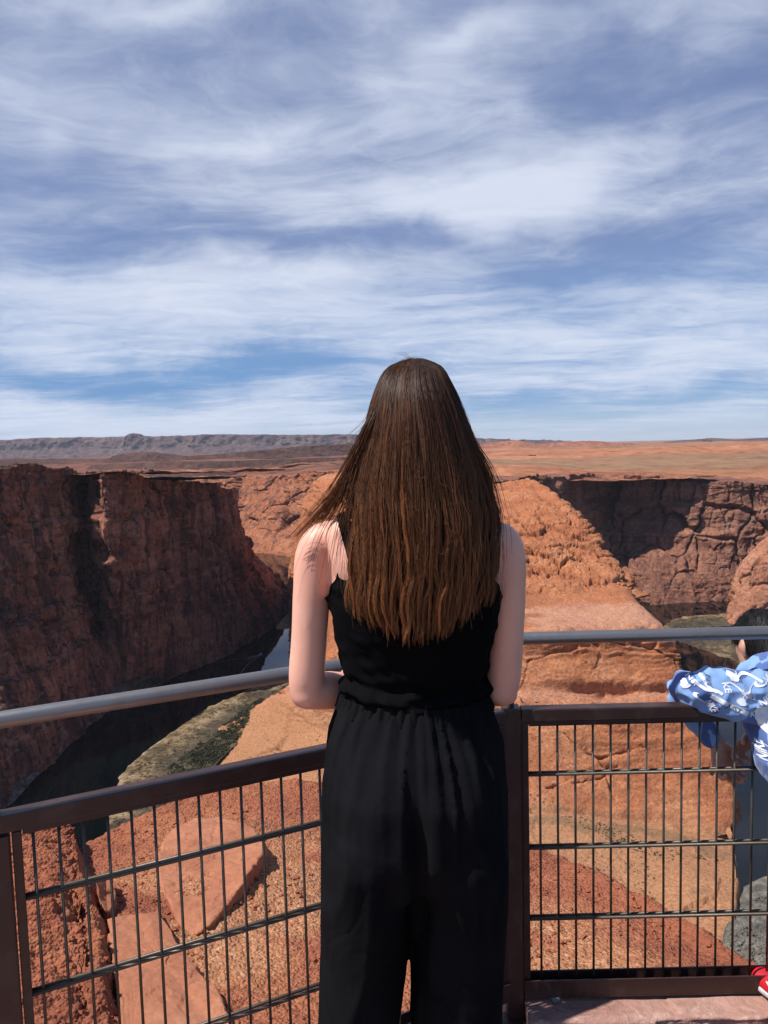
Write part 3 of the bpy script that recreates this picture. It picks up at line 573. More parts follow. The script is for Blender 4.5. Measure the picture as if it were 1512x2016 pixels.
# --- loose slabs lying on the ledge
_lg = G[::5, ::4]; LEDGE = BVHTree.FromPolygons(_lg.reshape(-1, 3).tolist(), grid_faces(_lg.shape[1], _lg.shape[0]).tolist())
def gplane(px, py, off=0.0):
    h = LEDGE.ray_cast(Vector((0, 0, CAMZ)), ray(px, py).normalized())[0]
    return np.array((h.x, h.y, h.z + off))
def slab(name, label, outline, thick, lift, mat, seed, cat='rock slab', rough=0.006):
    """outline in order; thick and lift per point: height of the top above the ground there"""
    O = np.array([gplane(x, y, l) for (x, y), l in zip(outline, lift)]); n = 220
    k = len(O); t = np.linspace(0, k, n, endpoint=False); i = t.astype(int); f = (t - i)[:, None]; Q = O[i] * (1 - f) + O[(i + 1) % k] * f
    th = np.array(thick, float); Th = th[i] * (1 - f[:, 0]) + th[(i + 1) % k] * f[:, 0]
    c = Q.mean(0); rows = []
    jag = 0.045 * fbm(Q / 0.13, 5, 0.65, s=seed) + 0.010 * fbm(Q / 0.03, 3, s=seed + 1)
    dirn = Q - c; dirn /= np.linalg.norm(dirn, axis=1, keepdims=True)
    Q = Q + dirn * jag[:, None]
    for r in np.linspace(0.0005, 1.0, 60): 
        q = c + (Q - c) * r; q = q.copy(); q[:, 2] += rough * 2.6 * fbm(q / 0.28, 4, s=seed + 2) + 0.0055 * np.floor(2.4 * fbm(q / 0.33, 4, 0.55, s=seed + 6) + .5) - 0.006 * (1 - sst(0, .03, np.abs(fbm(q / 0.35, 3, s=seed + 7) + .08))) + rough * 0.8 * fbm(q / 0.05, 4, 0.6, s=seed + 3) - 0.010 * max(0, (r - 0.94) / 0.06) ** 2; rows.append(q)
    for s_ in np.linspace(0.06, 1, 22):
        q = Q + dirn * (0.012 * math.sin(s_ * 3.0) + 0.020 * fbm(np.stack([Q[:, 0] / .06, Q[:, 1] / .06, np.full(n, s_ * 4.0)], 1), 4, 0.6, s=seed + 4) - 0.03 * s_)[:, None]
        q[:, 2] -= 0.010 + s_ * (Th + 0.10); rows.append(q)
    G = np.array(rows); nr = len(rows); Fq = grid_faces(n, nr, wrap=True)
    me = raw_mesh(name, G.reshape(-1, 3), Fq[:, ::-1])
    o = link(name, me, mat); tag(o, label, cat); return o
slab('rock_slab', 'smooth flat salmon sandstone slab lying lowest behind the left mesh fence', [(214,1828),(250,1818),(290,1812),(312,1806),(322,1830),(336,1846),(352,1880),(374,1905),(398,1935),(424,1962),(440,1995),(462,2040),(470,2110),(380,2160),(250,2140),(236,2016),(226,1930),(218,1880)], [.03,.03,.03,.04,.04,.05,.05,.05,.06,.06,.06,.06,.06,.05,.03,.03,.03,.03], [.05]*18, M['slab'], 401, rough=0.006)
slab('rock_slab', 'thick tilted sandstone slab whose raised right edge throws a dark shadow', [(306,1702),(318,1660),(345,1630),(385,1612),(430,1612),(470,1625),(505,1650),(524,1682),(520,1712),(500,1738),(478,1768),(452,1795),(420,1830),(385,1848),(352,1822),(330,1780),(314,1740)], [.02,.02,.02,.02,.03,.04,.07,.10,.12,.11,.08,.06,.04,.03,.02,.02,.02], [.015,.015,.015,.02,.03,.045,.07,.10,.115,.10,.08,.06,.04,.025,.02,.015,.015], M['slab'], 402, rough=0.009)
slab('rock_chunk', 'small wedge of orange rock beside the rough left ledge', [(192,1768),(212,1752),(222,1776),(226,1800),(212,1812),(200,1800)], [.05]*6, [.10,.12,.10,.06,.05,.08], M['slab'], 403, 'rock')

# --- loose chips of stone strewn over the ledge
_r = np.random.default_rng(77); ico = bmesh.new(); bmesh.ops.create_icosphere(ico, subdivisions=1, radius=1.0); _iv = np.array([v.co[:] for v in ico.verts]); _if = np.array([[v.index for v in f.verts] for f in ico.faces]); ico.free()
V = []; F = []
for k in range(2600):
    px, py = (_r.uniform(190, 900), _r.uniform(1570, 2030)) if k % 3 else (_r.uniform(1030, 1440), _r.uniform(1680, 1960))
    h = LEDGE.ray_cast(Vector((0, 0, CAMZ)), ray(px, py).normalized())[0]
    if h is None or h.y > 6.9 or fbm(np.array([[h.x * 1.6, h.y * 1.6, 0]]), 3, s=340)[0] < -0.12: continue
    sz = 0.005 + 0.016 * _r.random() ** 4; w = _iv * (1 + .3 * _r.normal(size=(len(_iv), 1))) * np.array((_r.uniform(.8, 1.5), _r.uniform(.6, 1), _r.uniform(.4, .8))) * sz
    a = _r.uniform(0, 6.28); w[:, :2] = w[:, :2] @ np.array([[math.cos(a), -math.sin(a)], [math.sin(a), math.cos(a)]]); V.append(w + np.array(h) + (0, 0, sz * .25)); F.append(_if + 12 * len(F) if len(_iv) == 12 else _if + len(_iv) * len(F))
tag(link('loose_gravel', raw_mesh('loose_gravel', np.concatenate(V), np.concatenate(F), smooth=False), M['ledge']), kind='stuff')
# --- paving
def box_bm(bm, c, size, rot=None, bev=0.0):
    r = bmesh.ops.create_cube(bm, size=1.0); vs = r['verts']
    bmesh.ops.scale(bm, vec=size, verts=vs)
    if bev > 0:
        es = list({e for v in vs for e in v.link_edges}); rr = bmesh.ops.bevel(bm, geom=es, offset=bev, segments=2, affect='EDGES', profile=0.6); vs = list({v for f in rr['faces'] for v in f.verts} | {v for v in vs if v.is_valid})
    if rot is not None: bmesh.ops.rotate(bm, cent=(0, 0, 0), matrix=rot, verts=vs)
    bmesh.ops.translate(bm, vec=c, verts=vs); return vs
HZ = 1.083; TZ = 0.896
C0 = np.array(at(1004, 1257, 2.0)); C0[2] = 0
L0 = np.array(atz(-8, 1622, TZ - 0.02)); L0[2] = 0
R1 = np.array(atz(1512, 1245, HZ)); R1[2] = 0
dR = (R1 - C0) / np.linalg.norm(R1 - C0); dL = (L0 - C0) / np.linalg.norm(L0 - C0)
R0p = C0 + dR * 2.4; LL = L0 + np.array((-0.80, -0.72, 0)) * 1.0
nR = np.array((dR[1], -dR[0], 0)); nR = nR if nR[1] < 0 else -nR
nL = np.array((dL[1], -dL[0], 0)); nL = nL if nL[1] < 0 else -nL
def poly_slab(name, pts, ztop, thick, mat, n=0.012, seed=1, res=0.02):
    """paving stone slab with slightly uneven top and broken edges"""
    bm = bmesh.new(); vs = [bm.verts.new((p[0], p[1], ztop)) for p in pts]; f = bm.faces.new(vs)
    r = bmesh.ops.extrude_face_region(bm, geom=[f]); ev = [e for e in r['geom'] if isinstance(e, bmesh.types.BMVert)]
    bmesh.ops.translate(bm, vec=(0, 0, -thick), verts=ev); bmesh.ops.recalc_face_normals(bm, faces=bm.faces)
    o = from_bm(name, bm, mat); tag(o, kind='structure'); return o
e0 = C0 + dR * 0.030 ; e1 = C0 + dR * 3.0
# the right-hand stone: a fine grid so that its top is uneven and chipped
# a low kerb of layered flagstone carries the right-hand railing: uneven top, broken face toward the walkway
nu = 520; us = np.linspace(0.026, 3.0, nu)
prof = [(-0.10, -0.45)] + [(-0.10, STONE)] + [(y, STONE) for y in np.linspace(-0.095, 0.092, 44)] + [(0.098, STONE - 0.004)] + [(0.100, z) for z in np.linspace(STONE - 0.008, FLOOR - 0.03, 40)]
py_ = np.array([p[0] for p in prof]); pz_ = np.array([p[1] for p in prof]); nv = len(prof)
g = C0[None, None, :] + dR[None, None, :] * us[None, :, None] + nR[None, None, :] * py_[:, None, None]; g[:, :, 2] = pz_[:, None]
P = g.reshape(-1, 3).copy(); face = np.repeat((np.arange(nv) > 46).astype(float), nu); ftop = np.repeat(((np.arange(nv) > 1) & (np.arange(nv) <= 46)).astype(float), nu)
pl = np.floor(2.2 * fbm(P / np.array((.42, .42, 4)), 3, s=332) + 0.5)
P[:, 2] += ftop * (pl * 0.0035 + 0.0030 * fbm(P / 0.10, 4, s=334))
edge_n = 0.010 * fbm(np.stack([P[:, 0] / .16, P[:, 0] * 0, P[:, 0] * 0], 1), 5, 0.6, s=335)
zl = P[:, 2] / 0.014 + 0.6 * fbm(P / .2, 3, s=337); k_ = np.floor(zl).astype(np.int64); hk_ = _h(k_, np.floor(P[:, 0] / 0.17).astype(np.int64), k_ * 0, 8) / 4294967296.
push = face * (0.016 * (hk_ - .5) + 0.007 * fbm(P / 0.05, 4, 0.6, s=336)) + np.maximum(face, ftop * np.repeat(sst(0.07, 0.098, py_), nu)) * edge_n
P += nR[None] * push[:, None]
g = P.reshape(nv, nu, 3); skirt = g[:, :1].copy(); skirt[:, :, 2] = FLOOR - 0.06; g = np.concatenate([skirt, g], 1)
N_, fl = toward_cam(normals(g), g); o_pav = link_grid('paving_kerb', g, M['flag'], flip=fl)
fl_pts = [C0 - nR * 0.06 + dR * 0.018, C0 - nL * 0.06 - dR * 0.02 , L0 - nL * 0.06, LL - nL * 0.05, (-3.5, -1.2, 0), (-3.5, -4, 0), (4, -4, 0), tuple(C0 + dR * 0.018 + nR * 5)]
poly_slab('viewpoint_floor', [tuple(p)[:2] for p in fl_pts], FLOOR, 0.35, M['flag'])

# --- the railing
RAIL = empty('guard_railing', tuple(C0)); tag(RAIL, 'brown steel guard railing with wire mesh panels and round grey handrail', 'railing')
def zrot(d): return Matrix.Rotation(math.atan2(d[1], d[0]), 3, 'Z')
def beam(name, a, b, w, h, zc, mat, bev=0.004, parent=RAIL):
    bm = bmesh.new(); a = np.array(a); b = np.array(b); L = np.linalg.norm(b - a)
    box_bm(bm, ((a[0] + b[0]) / 2, (a[1] + b[1]) / 2, zc), (L, w, h), zrot(b - a), bev); return from_bm(name, bm, mat, parent)
def post(p, d, top, wz=0.046):
    bm = bmesh.new(); box_bm(bm, (p[0], p[1], (top + FLOOR - 0.04) / 2), (wz, wz, top - FLOOR + 0.04), zrot(d), 0.004)
    o = from_bm('post', bm, M['brown'], RAIL)
    bm = bmesh.new(); box_bm(bm, (p[0], p[1], FLOOR + 0.006), (wz + 0.08, wz + 0.08, 0.010), zrot(d), 0.002); from_bm('base_plate', bm, M['brown'], o)
    bm = bmesh.new(); r = bmesh.ops.create_cone(bm, cap_ends=True, segments=14, radius1=0.009, radius2=0.009, depth=HZ - 0.015 - top); bmesh.ops.translate(bm, vec=(p[0], p[1], (top + HZ - 0.015) / 2), verts=r['verts']); from_bm('handrail_bracket', bm, M['brown'], o)
    return o
post(C0, dR, TZ + 0.004); post(L0, dL, TZ - 0.040); post(R0p, dR, TZ - 0.040); post(LL, (LL - L0), TZ - 0.040)
beam('top_rail', C0 + dR * 0.0255, R0p + dR * 0.03, 0.038, 0.036, TZ - 0.018, M['brown'])
beam('top_rail', C0 + dL * 0.0275, L0 + dL * 0.032, 0.038, 0.036, TZ - 0.018, M['brown'])
beam('top_rail', L0 + (LL - L0) * 0.033, LL, 0.038, 0.036, TZ - 0.0195, M['brown'])
ZB = STONE
def channel(a, b, n):
    bm = bmesh.new(); a = np.array(a); b = np.array(b); L = np.linalg.norm(b - a); rot = zrot(b - a); c = (a + b) / 2
    for off, w, h, z in ((0.0, 0.046, 0.005, ZB + 0.0105), (0.0205, 0.005, 0.045, ZB + 0.0355), (-0.0205, 0.005, 0.045, ZB + 0.0355)):
        q = c + n * off; box_bm(bm, (q[0], q[1], z), (L, w, h), rot, 0.001)
    return from_bm('bottom_rail', bm, M['brown'], RAIL)
channel(C0 + dR * 0.0255, R0p - dR * 0.0255, nR); channel(C0 + dL * 0.0275, L0 - dL * 0.0275, nL); channel(L0 + (LL - L0) * .033, LL - (LL - L0) * .03, nL)
def tube(bm, a, b, r, seg=8):
    a = Vector(a); b = Vector(b); d = b - a
    rr = bmesh.ops.create_cone(bm, cap_ends=True, segments=seg, radius1=r, radius2=r, depth=d.length)
    bmesh.ops.rotate(bm, cent=(0, 0, 0), matrix=d.to_track_quat('Z', 'Y').to_matrix(), verts=rr['verts']); bmesh.ops.translate(bm, vec=(a + b) / 2, verts=rr['verts'])
def panel(a, b, n, first, wires):
    a = np.array(a); b = np.array(b); L = np.linalg.norm(b - a); d = (b - a) / L
    bm = bmesh.new()
    s = first; rng = random.Random(3)
    while s < L - 0.03:
        p = a + d * s; j = rng.uniform(-.0012, .0012); tube(bm, (p[0] + j, p[1], ZB + 0.014), (p[0], p[1] + j, TZ - 0.038), 0.0033); s += 0.0475
    for z in wires:
        for off in (0.0074, -0.0074):
            p = a + n * off; q = b + n * off; tube(bm, (p[0], p[1], z), (q[0], q[1], z), 0.0043)
    o = from_bm('mesh_panel', bm, M['wire'], RAIL, smooth=True)
    fr = bmesh.new()
    for e, sg in ((a, 1), (b, -1)):
        p = e + d * 0.009 * sg; box_bm(fr, (p[0], p[1], (ZB + 0.014 + TZ - 0.040) / 2), (0.018, 0.026, TZ - ZB - 0.054), zrot(d), 0.002)
    p = (a + b) / 2; box_bm(fr, (p[0], p[1], TZ - 0.0425), (L - 0.04, 0.026, 0.012), zrot(d), 0.002)
    from_bm('panel_frame', fr, M['brown'], o); return o
WZ = [0.306, 0.507, 0.712]
panel(C0 + dR * 0.026, R0p - dR * 0.026, nR, 0.050, WZ); panel(C0 + dL * 0.028, L0 - dL * 0.026, nL, 0.045, WZ); panel(L0 + (LL - L0) * .03, LL - (LL - L0) * .03, nL, 0.045, WZ)
def pipe(name, pts, r, mat, parent, seg=24, n=60):
    A = crom(np.array(pts, float), n, 0); T_ = np.gradient(A, axis=0); T_ /= np.linalg.norm(T_, axis=1, keepdims=True)
    up = np.array((0, 0, 1.0)); S_ = np.cross(T_, up); S_ /= np.linalg.norm(S_, axis=1, keepdims=True); U_ = np.cross(S_, T_)
    an = np.linspace(0, 2 * math.pi, seg, endpoint=False)
    V = A[:, None] + r * (np.cos(an)[None, :, None] * S_[:, None] + np.sin(an)[None, :, None] * U_[:, None])
    return link(name, raw_mesh(name, V.reshape(-1, 3), grid_faces(seg, n, True)), mat, parent)
z3 = lambda p, z=HZ: np.array((p[0], p[1], z))
# the pipe follows the fence and bends at the corner post
hl = np.array(atz(0, 1418, HZ)); hl[2] = 0; hdl = (hl - C0) / np.linalg.norm(hl - C0)
pipe('handrail', [z3(C0 + dR * 2.5), z3(C0 + dR * 1.2), z3(C0 + dR * 0.25), z3(C0 + dR * 0.09), z3(C0 + (dR + hdl) * 0.012), z3(C0 + hdl * 0.09), z3(C0 + hdl * 0.25), z3(C0 + hdl * 0.8), z3(C0 + hdl * 1.25), z3(C0 + hdl * 1.5 + np.array((0, -.03, 0))), z3(LL)], 0.0170, M['steel'], RAIL, 28, 160)

# --- droppings and a tuft of grass
def splat(name, label, c, d, n, w, h, z, seed):
    k = 40; an = np.linspace(0, 2 * math.pi, k, endpoint=False); q = np.stack([np.cos(an), np.sin(an), an * 0 + seed], 1)
    r = 0.7 + 0.6 * fbm(q * 1.9, 4, 0.7, s=seed)
    V = [tuple(c + np.array((0, 0, z + 0.004)))] + [tuple(c + d * (math.cos(a) * rr * w) + n * (math.sin(a) * rr * h) + np.array((0, 0, z))) for a, rr in zip(an, r)]
    o = link(name, raw_mesh(name, V, [(0, 1 + i, 1 + (i + 1) % k) for i in range(k)]), M['white_mark']); return tag(o, label, 'bird dropping')
sp = np.array(atz(1090, 1967, STONE)); sp[2] = 0
splat('bird_dropping', 'white splash of bird dropping on the pink paving stone', sp, dR, nR, 0.024, 0.026, STONE + 0.008, 3)
sp = np.array(atz(1056, 1384, TZ)); sp[2] = 0
splat('bird_dropping', 'small white bird dropping on the brown top rail', sp, dR, nR, 0.008, 0.006, TZ + 0.0015, 5)
mt, T = new_mat('dry_green_grass'); finish(T, (0.20, 0.19, 0.05), 0.7, spec=0.2); M['grass'] = mt
bm = bmesh.new(); gp = np.array(atz(976, 2018, FLOOR)); rng = random.Random(5)
for k in range(26):
    a = rng.uniform(0, 6.28); l = rng.uniform(0.03, 0.095); lean = rng.uniform(.1, .55); bx, by = gp[0] + rng.gauss(0, .007), gp[1] + rng.gauss(0, .007); w = 0.0016; p = []
    for s_ in (0, .4, .75, 1): 
        x = bx + math.cos(a) * lean * l * s_ ** 1.7; y = by + math.sin(a) * lean * l * s_ ** 1.7; z = FLOOR + l * s_ * (1 - .15 * s_)
        ww = w * (1 - s_ * .9); p.append((bm.verts.new((x - ww * math.sin(a), y + ww * math.cos(a), z)), bm.verts.new((x + ww * math.sin(a), y - ww * math.cos(a), z))))
    for q, r_ in zip(p, p[1:]): bm.faces.new((q[0], q[1], r_[1], r_[0]))
tag(from_bm('grass_tuft', bm, M['grass']), 'little yellow green grass tuft at the foot of the corner post', 'grass tuft')
# ================================================================== RIVERSIDE SCRUB, BOAT, BIRDS
mt, T = new_mat('riverside_scrub_leaves'); P_ = T.new('ShaderNodeTexCoord').outputs['Object']
finish(T, T.ramp(T.noise(P_, 0.06, 4), [(0.35, (0.035, 0.036, 0.024)), (0.5, (0.065, 0.062, 0.036)), (0.65, (0.13, 0.115, 0.065))]), 0.9, spec=0.1); M['scrub'] = mt
def bush_field(name, pts, sizes, seed, leaves=26):
    """low bushes as clouds of small leaf faces"""
    r = np.random.default_rng(seed); V = []
    n = len(pts); k = leaves
    c = np.repeat(pts, k, 0); s = np.repeat(sizes, k)
    d = r.normal(size=(n * k, 3)); d /= np.linalg.norm(d, axis=1, keepdims=True); d[:, 2] = np.abs(d[:, 2])
    q = c + d * (s * r.uniform(0.35, 1.0, n * k))[:, None] * np.array((1, 1, 0.75))
    a = r.normal(size=(n * k, 3)); a /= np.linalg.norm(a, axis=1, keepdims=True); b = np.cross(a, r.normal(size=(n * k, 3))); b /= np.linalg.norm(b, axis=1, keepdims=True)
    w = (s * r.uniform(.16, .34, n * k))[:, None]
    V = np.stack([q - a * w, q + b * w * .6, q + a * w, q - b * w * .6], 1).reshape(-1, 3)
    o = link(name, raw_mesh(name, V, np.arange(len(V)).reshape(-1, 4), smooth=False), M['scrub']); tag(o, kind='stuff'); return o
bpy.context.view_layer.update()
LAND = [o_bar, o_bar2, o_mass, o_tal, o_bar4, o_bar5, o_left]
_bv = []
for o in LAND:
    me = o.data; v = np.empty(len(me.vertices) * 3, np.float32); me.vertices.foreach_get('co', v); f = np.empty(len(me.loops), np.int32); me.loops.foreach_get('vertex_index', f)
    _bv.append(BVHTree.FromPolygons(v.reshape(-1, 3).tolist(), f.reshape(-1, 4).tolist()))
def ground_at(x, y):
    best = None
    for b in _bv:
        h = b.ray_cast(Vector((x, y, 20)), Vector((0, 0, -1)))
        if h[0] is not None and (best is None or h[0].z > best): best = h[0].z
    return best
def scatter(strips, seed):
    """strips: px polylines on the shore; n bushes between the two lines"""
    r = np.random.default_rng(seed); pts = []; sz = []
    for a, b, n, s0, s1, za, pw in strips:
        A = crom(np.array([atz(x, y, za) for x, y in a]), 200, 0); B = crom(np.array([atz(x, y, za) for x, y in b]), 200, 0)
        for _ in range(n):
            i = r.integers(0, 200); t = r.random() ** pw; q = A[i] * (1 - t) + B[i] * t + r.normal(size=3) * 1.2
            if fbm(q[None] / 16, 3, s=seed + 3)[0] < -0.18: continue
            z = ground_at(q[0], q[1])
            if z is None or z < ZW + 0.2: continue
            pts.append((q[0], q[1], z)); sz.append(r.uniform(s0, s1) * (0.6 + 0.8 * r.random()))
    return np.array(pts), np.array(sz)
p, s_ = scatter([([(620,1320),(520,1372),(470,1410),(400,1460),(340,1505),(300,1560),(290,1640)], [(690,1330),(590,1370),(535,1400),(485,1445),(430,1500),(400,1545),(380,1620)], 3600, 1.3, 2.8, -296, 0.7),
                 ([(560,1335),(460,1378),(400,1410),(330,1460),(262,1515),(230,1570),(222,1640)], [(620,1320),(520,1372),(470,1410),(400,1460),(340,1505),(300,1560),(290,1640)], 700, 0.6, 1.5, -298, 1.0),
                 ([(640,1312),(575,1338),(520,1368),(480,1395),(440,1430),(400,1470)], [(690,1326),(600,1365),(545,1395),(500,1430),(450,1480),(415,1520)], 1500, 1.4, 2.9, -294, 1.0)], 501)
bush_field('riverside_brush', p, s_, 502)
p, s_ = scatter([([(0,1600),(60,1540),(110,1495),(170,1440),(230,1395)], [(-30,1470),(20,1430),(80,1400),(140,1375),(200,1350)], 1500, 1.2, 2.8, -290, 1.2)], 511)
bush_field('shadowed_brush', p, s_, 512)
p, s_ = scatter([([(1035,1585),(1100,1590),(1170,1606),(1240,1624),(1330,1640),(1420,1652)], [(1035,1606),(1100,1612),(1170,1630),(1240,1655),(1330,1668),(1420,1672)], 420, 0.5, 1.1, -282, 1.0),
                 ([(1090,1700),(1170,1660),(1230,1640),(1260,1640)], [(1120,1720),(1200,1700),(1270,1730),(1300,1760)], 160, 0.5, 1.1, -283, 1.0),
                 ([(640,1440),(560,1480),(480,1500)], [(660,1420),(600,1430),(480,1460)], 60, 0.6, 1.2, -270, 1.0)], 521)
bush_field('bench_scrub', p, s_, 522)
p, s_ = scatter([([(1300,1228),(1340,1215),(1400,1210),(1440,1208)], [(1330,1262),(1360,1250),(1410,1246),(1470,1250)], 260, 1.0, 2.2, -297, 1.0), ([(1345,1268),(1400,1290),(1460,1312)], [(1350,1252),(1410,1250),(1480,1260)], 80, .8, 1.8, -297, 1.0)], 531)
bush_field('far_shore_brush', p, s_, 532)
# boulders on the grey shore talus and at the foot of the walls
def boulder_field(name, strips, seed, mat):
    r = np.random.default_rng(seed); V = []; F = []; n0 = 0
    p, s = scatter(strips, seed)
    ico = bmesh.new(); bmesh.ops.create_icosphere(ico, subdivisions=2, radius=1.0); iv = np.array([v.co[:] for v in ico.verts]); fi = np.array([[v.index for v in f.verts] for f in ico.faces]); ico.free()
    for q, sz in zip(p, s):
        w = iv * (1 + 0.35 * vnoise(iv * 1.3 + q * 0.7, seed) )[:, None]; w = np.clip(w, -.8, .8) * np.array(r.uniform(.7, 1.3, 3)) * sz
        a = r.uniform(0, 6.28); w[:, :2] = w[:, :2] @ np.array([[math.cos(a), -math.sin(a)], [math.sin(a), math.cos(a)]])
        V.append(w + q); F.append(fi + n0); n0 += len(iv)
    o = link(name, raw_mesh(name, np.concatenate(V), np.concatenate(F), smooth=False), mat); tag(o, kind='stuff'); return o
boulder_field('talus_boulders', [([(1440,1800),(1460,1770),(1490,1745),(1540,1720)], [(1440,1960),(1480,1960),(1530,1960),(1600,1940)], 520, 0.35, 1.6, -290, 1.0)], 541, M['rubble'])
boulder_field('fallen_blocks', [([(500,1100),(530,1135),(560,1170),(588,1196)], [(485,1085),(505,1110),(530,1150),(555,1185)], 150, 2.0, 6.5, -285, 0.8), ([(220,1405),(270,1372),(330,1345)], [(215,1375),(265,1350),(330,1325)], 110, 1.0, 3.2, -285, 1.0)], 551, M['cliff'])

# motor boat with its wake
mt, T = new_mat('white_boat_hull'); finish(T, (0.75, 0.75, 0.73), 0.35, spec=0.5); M['hull'] = mt
mt, T = new_mat('dark_boat_deck'); finish(T, (0.10, 0.11, 0.12), 0.5); M['boatdeck'] = mt
mt, T = new_mat('boat_canopy'); finish(T, (0.20, 0.25, 0.32), 0.6); M['canopy'] = mt
bp = np.array(atz(513, 1289, ZW)); hd = np.array(atz(545, 1278, ZW)) - bp; hd /= np.linalg.norm(hd); sd = np.array((-hd[1], hd[0], 0))
BOAT = empty('motor_boat', tuple(bp)); tag(BOAT, 'tiny white motor boat trailing a wake on the river', 'boat')
rows = []
for t in np.linspace(0, 1, 14):
    bw = 1.35 * (1 - t ** 3.2) * (0.86 + 0.14 * min(1, t * 5)); l = -4 + 8.6 * t; sheer = 0.95 + 0.55 * t ** 2
    rows.append([bp + hd * l + sd * w * bw + np.array((0, 0, z)) for w, z in ((-1, sheer), (-.93, .45), (-.6, .02), (0, -.15), (.6, .02), (.93, .45), (1, sheer))])
link('hull', raw_mesh('hull', np.array(rows).reshape(-1, 3), grid_faces(7, 14)), M['hull'], BOAT)
bm = bmesh.new(); vs = [bm.verts.new(tuple(bp + hd * (-4 + 8.4 * t) + sd * s * 1.22 * (1 - t ** 3.2) + np.array((0, 0, .75 + .35 * t * t)))) for s, ts in ((-1, np.linspace(0, .97, 10)), (1, np.linspace(.97, 0, 10))) for t in ts]; bm.faces.new(vs); from_bm('deck', bm, M['boatdeck'], BOAT)
bm = bmesh.new(); box_bm(bm, tuple(bp + hd * 0.2 + np.array((0, 0, 1.25))), (1.1, 1.0, 0.9), zrot(hd), 0.08); from_bm('console', bm, M['hull'], BOAT)
bm = bmesh.new(); box_bm(bm, tuple(bp - hd * 0.3 + np.array((0, 0, 2.75))), (3.2, 2.2, 0.10), zrot(hd), 0.04)
for a, b in ((-1, -1), (-1, 1), (1, -1), (1, 1)): q = bp + hd * (-.3 + a * 1.4) + sd * b * 1.0; tube(bm, (q[0], q[1], ZW + .8), (q[0], q[1], ZW + 2.75), 0.05)
from_bm('canopy', bm, M['canopy'], BOAT)
bm = bmesh.new(); box_bm(bm, tuple(bp - hd * 4.3 + np.array((0, 0, .75))), (0.6, 0.5, 1.3), zrot(hd), 0.1); from_bm('outboard_motor', bm, M['boatdeck'], BOAT)
mt, T = new_mat('boat_wake_foam'); P_ = T.new('ShaderNodeTexCoord').outputs['Object']
fo = T.noise(P_, 0.35, 6, 0.7); finish(T, T.ramp(fo, [(0.42, (0.03, 0.05, 0.055)), (0.60, (0.55, 0.60, 0.62))]), 0.3, fo, 0.4, 0.8); M['foam'] = mt
bm = bmesh.new(); rr = np.random.default_rng(4)
def strip(path, widths, z=0.06):
    prev = None
    for p_, w_ in zip(path, widths):
        a = bm.verts.new((p_[0] - sd[0] * w_, p_[1] - sd[1] * w_, ZW + z)); b = bm.verts.new((p_[0] + sd[0] * w_, p_[1] + sd[1] * w_, ZW + z + .02))
        if prev: bm.faces.new((prev[0], a, b, prev[1]))
        prev = (a, b)
strip([bp - hd * (3.5 + 2.2 * k) for k in range(14)], [0.9 + 0.25 * math.sin(k * 1.7) if k < 9 else 0.9 - .15 * (k - 8) for k in range(14)])
for sg in (-1, 1):
    strip([bp + hd * 2 - hd * 6.0 * k + sd * sg * (0.9 + 1.5 * k + 0.10 * k * k) for k in range(20)], [0.35 + 0.25 * abs(math.sin(k * 1.3 + sg)) * (1 - k / 26) for k in range(20)])
tag(from_bm('boat_wake', bm, M['foam']), kind='stuff')
mt, T = new_mat('dark_bird'); finish(T, (0.03, 0.03, 0.035), 0.8); M['bird'] = mt
for px, py, D, lab in ((798, 433, 160, 'dark speck of a bird high above the hair of the woman'), (748, 265, 220, 'tiny dark bird highest in the cloudy sky')):
    c = at(px, py, D); bm = bmesh.new(); s_ = 0.42
    body = bmesh.ops.create_icosphere(bm, subdivisions=2, radius=1.0)['verts']; bmesh.ops.scale(bm, vec=(0.10 * s_, 0.42 * s_, 0.10 * s_), verts=body)
    for sg in (-1, 1):
        vs = [bm.verts.new(q) for q in ((0, .18 * s_, .04), (sg * .5 * s_, .22 * s_, .16 * s_), (sg * 1.1 * s_, -.05 * s_, .05 * s_), (sg * .5 * s_, -.10 * s_, .13 * s_), (0, -.14 * s_, .03))]; bm.faces.new(vs)
    bmesh.ops.translate(bm, vec=tuple(c), verts=bm.verts); tag(from_bm('bird', bm, M['bird']), lab, 'bird')
# ================================================================== PEOPLE
def skin_mat():
    mt, T = new_mat('fair_skin'); P = T.new('ShaderNodeTexCoord').outputs['Object']
    a = T.noise(P, 9, 5, 0.6); b = T.noise(P, 160, 4, 0.6)
    col = T.ramp(a, [(0.32, (0.74, 0.37, 0.26)), (0.5, (0.79, 0.415, 0.30)), (0.7, (0.82, 0.455, 0.34))])
    rd = T.new('ShaderNodeAttribute', attribute_name='flush').outputs['Fac']; col = T.mix(T.math('MULTIPLY', rd, 0.55), col, (0.62, 0.24, 0.19))
    finish(T, col, 0.46, b, 0.0006, 0.35, 0.4, **{'Subsurface Weight': 0.12, 'Subsurface Radius': (0.012, 0.004, 0.002), 'Subsurface Scale': 1.0}); return mt
def tan_skin():
    mt, T = new_mat('warm_brown_skin'); P = T.new('ShaderNodeTexCoord').outputs['Object']
    finish(T, T.ramp(T.noise(P, 22, 5, 0.6), [(0.35, (0.50, 0.26, 0.175)), (0.6, (0.60, 0.335, 0.235))]), 0.48, T.noise(P, 120, 4), 0.0008, 0.5, 0.4, **{'Subsurface Weight': 0.08, 'Subsurface Radius': (0.012, 0.004, 0.002), 'Subsurface Scale': 1.0}); return mt
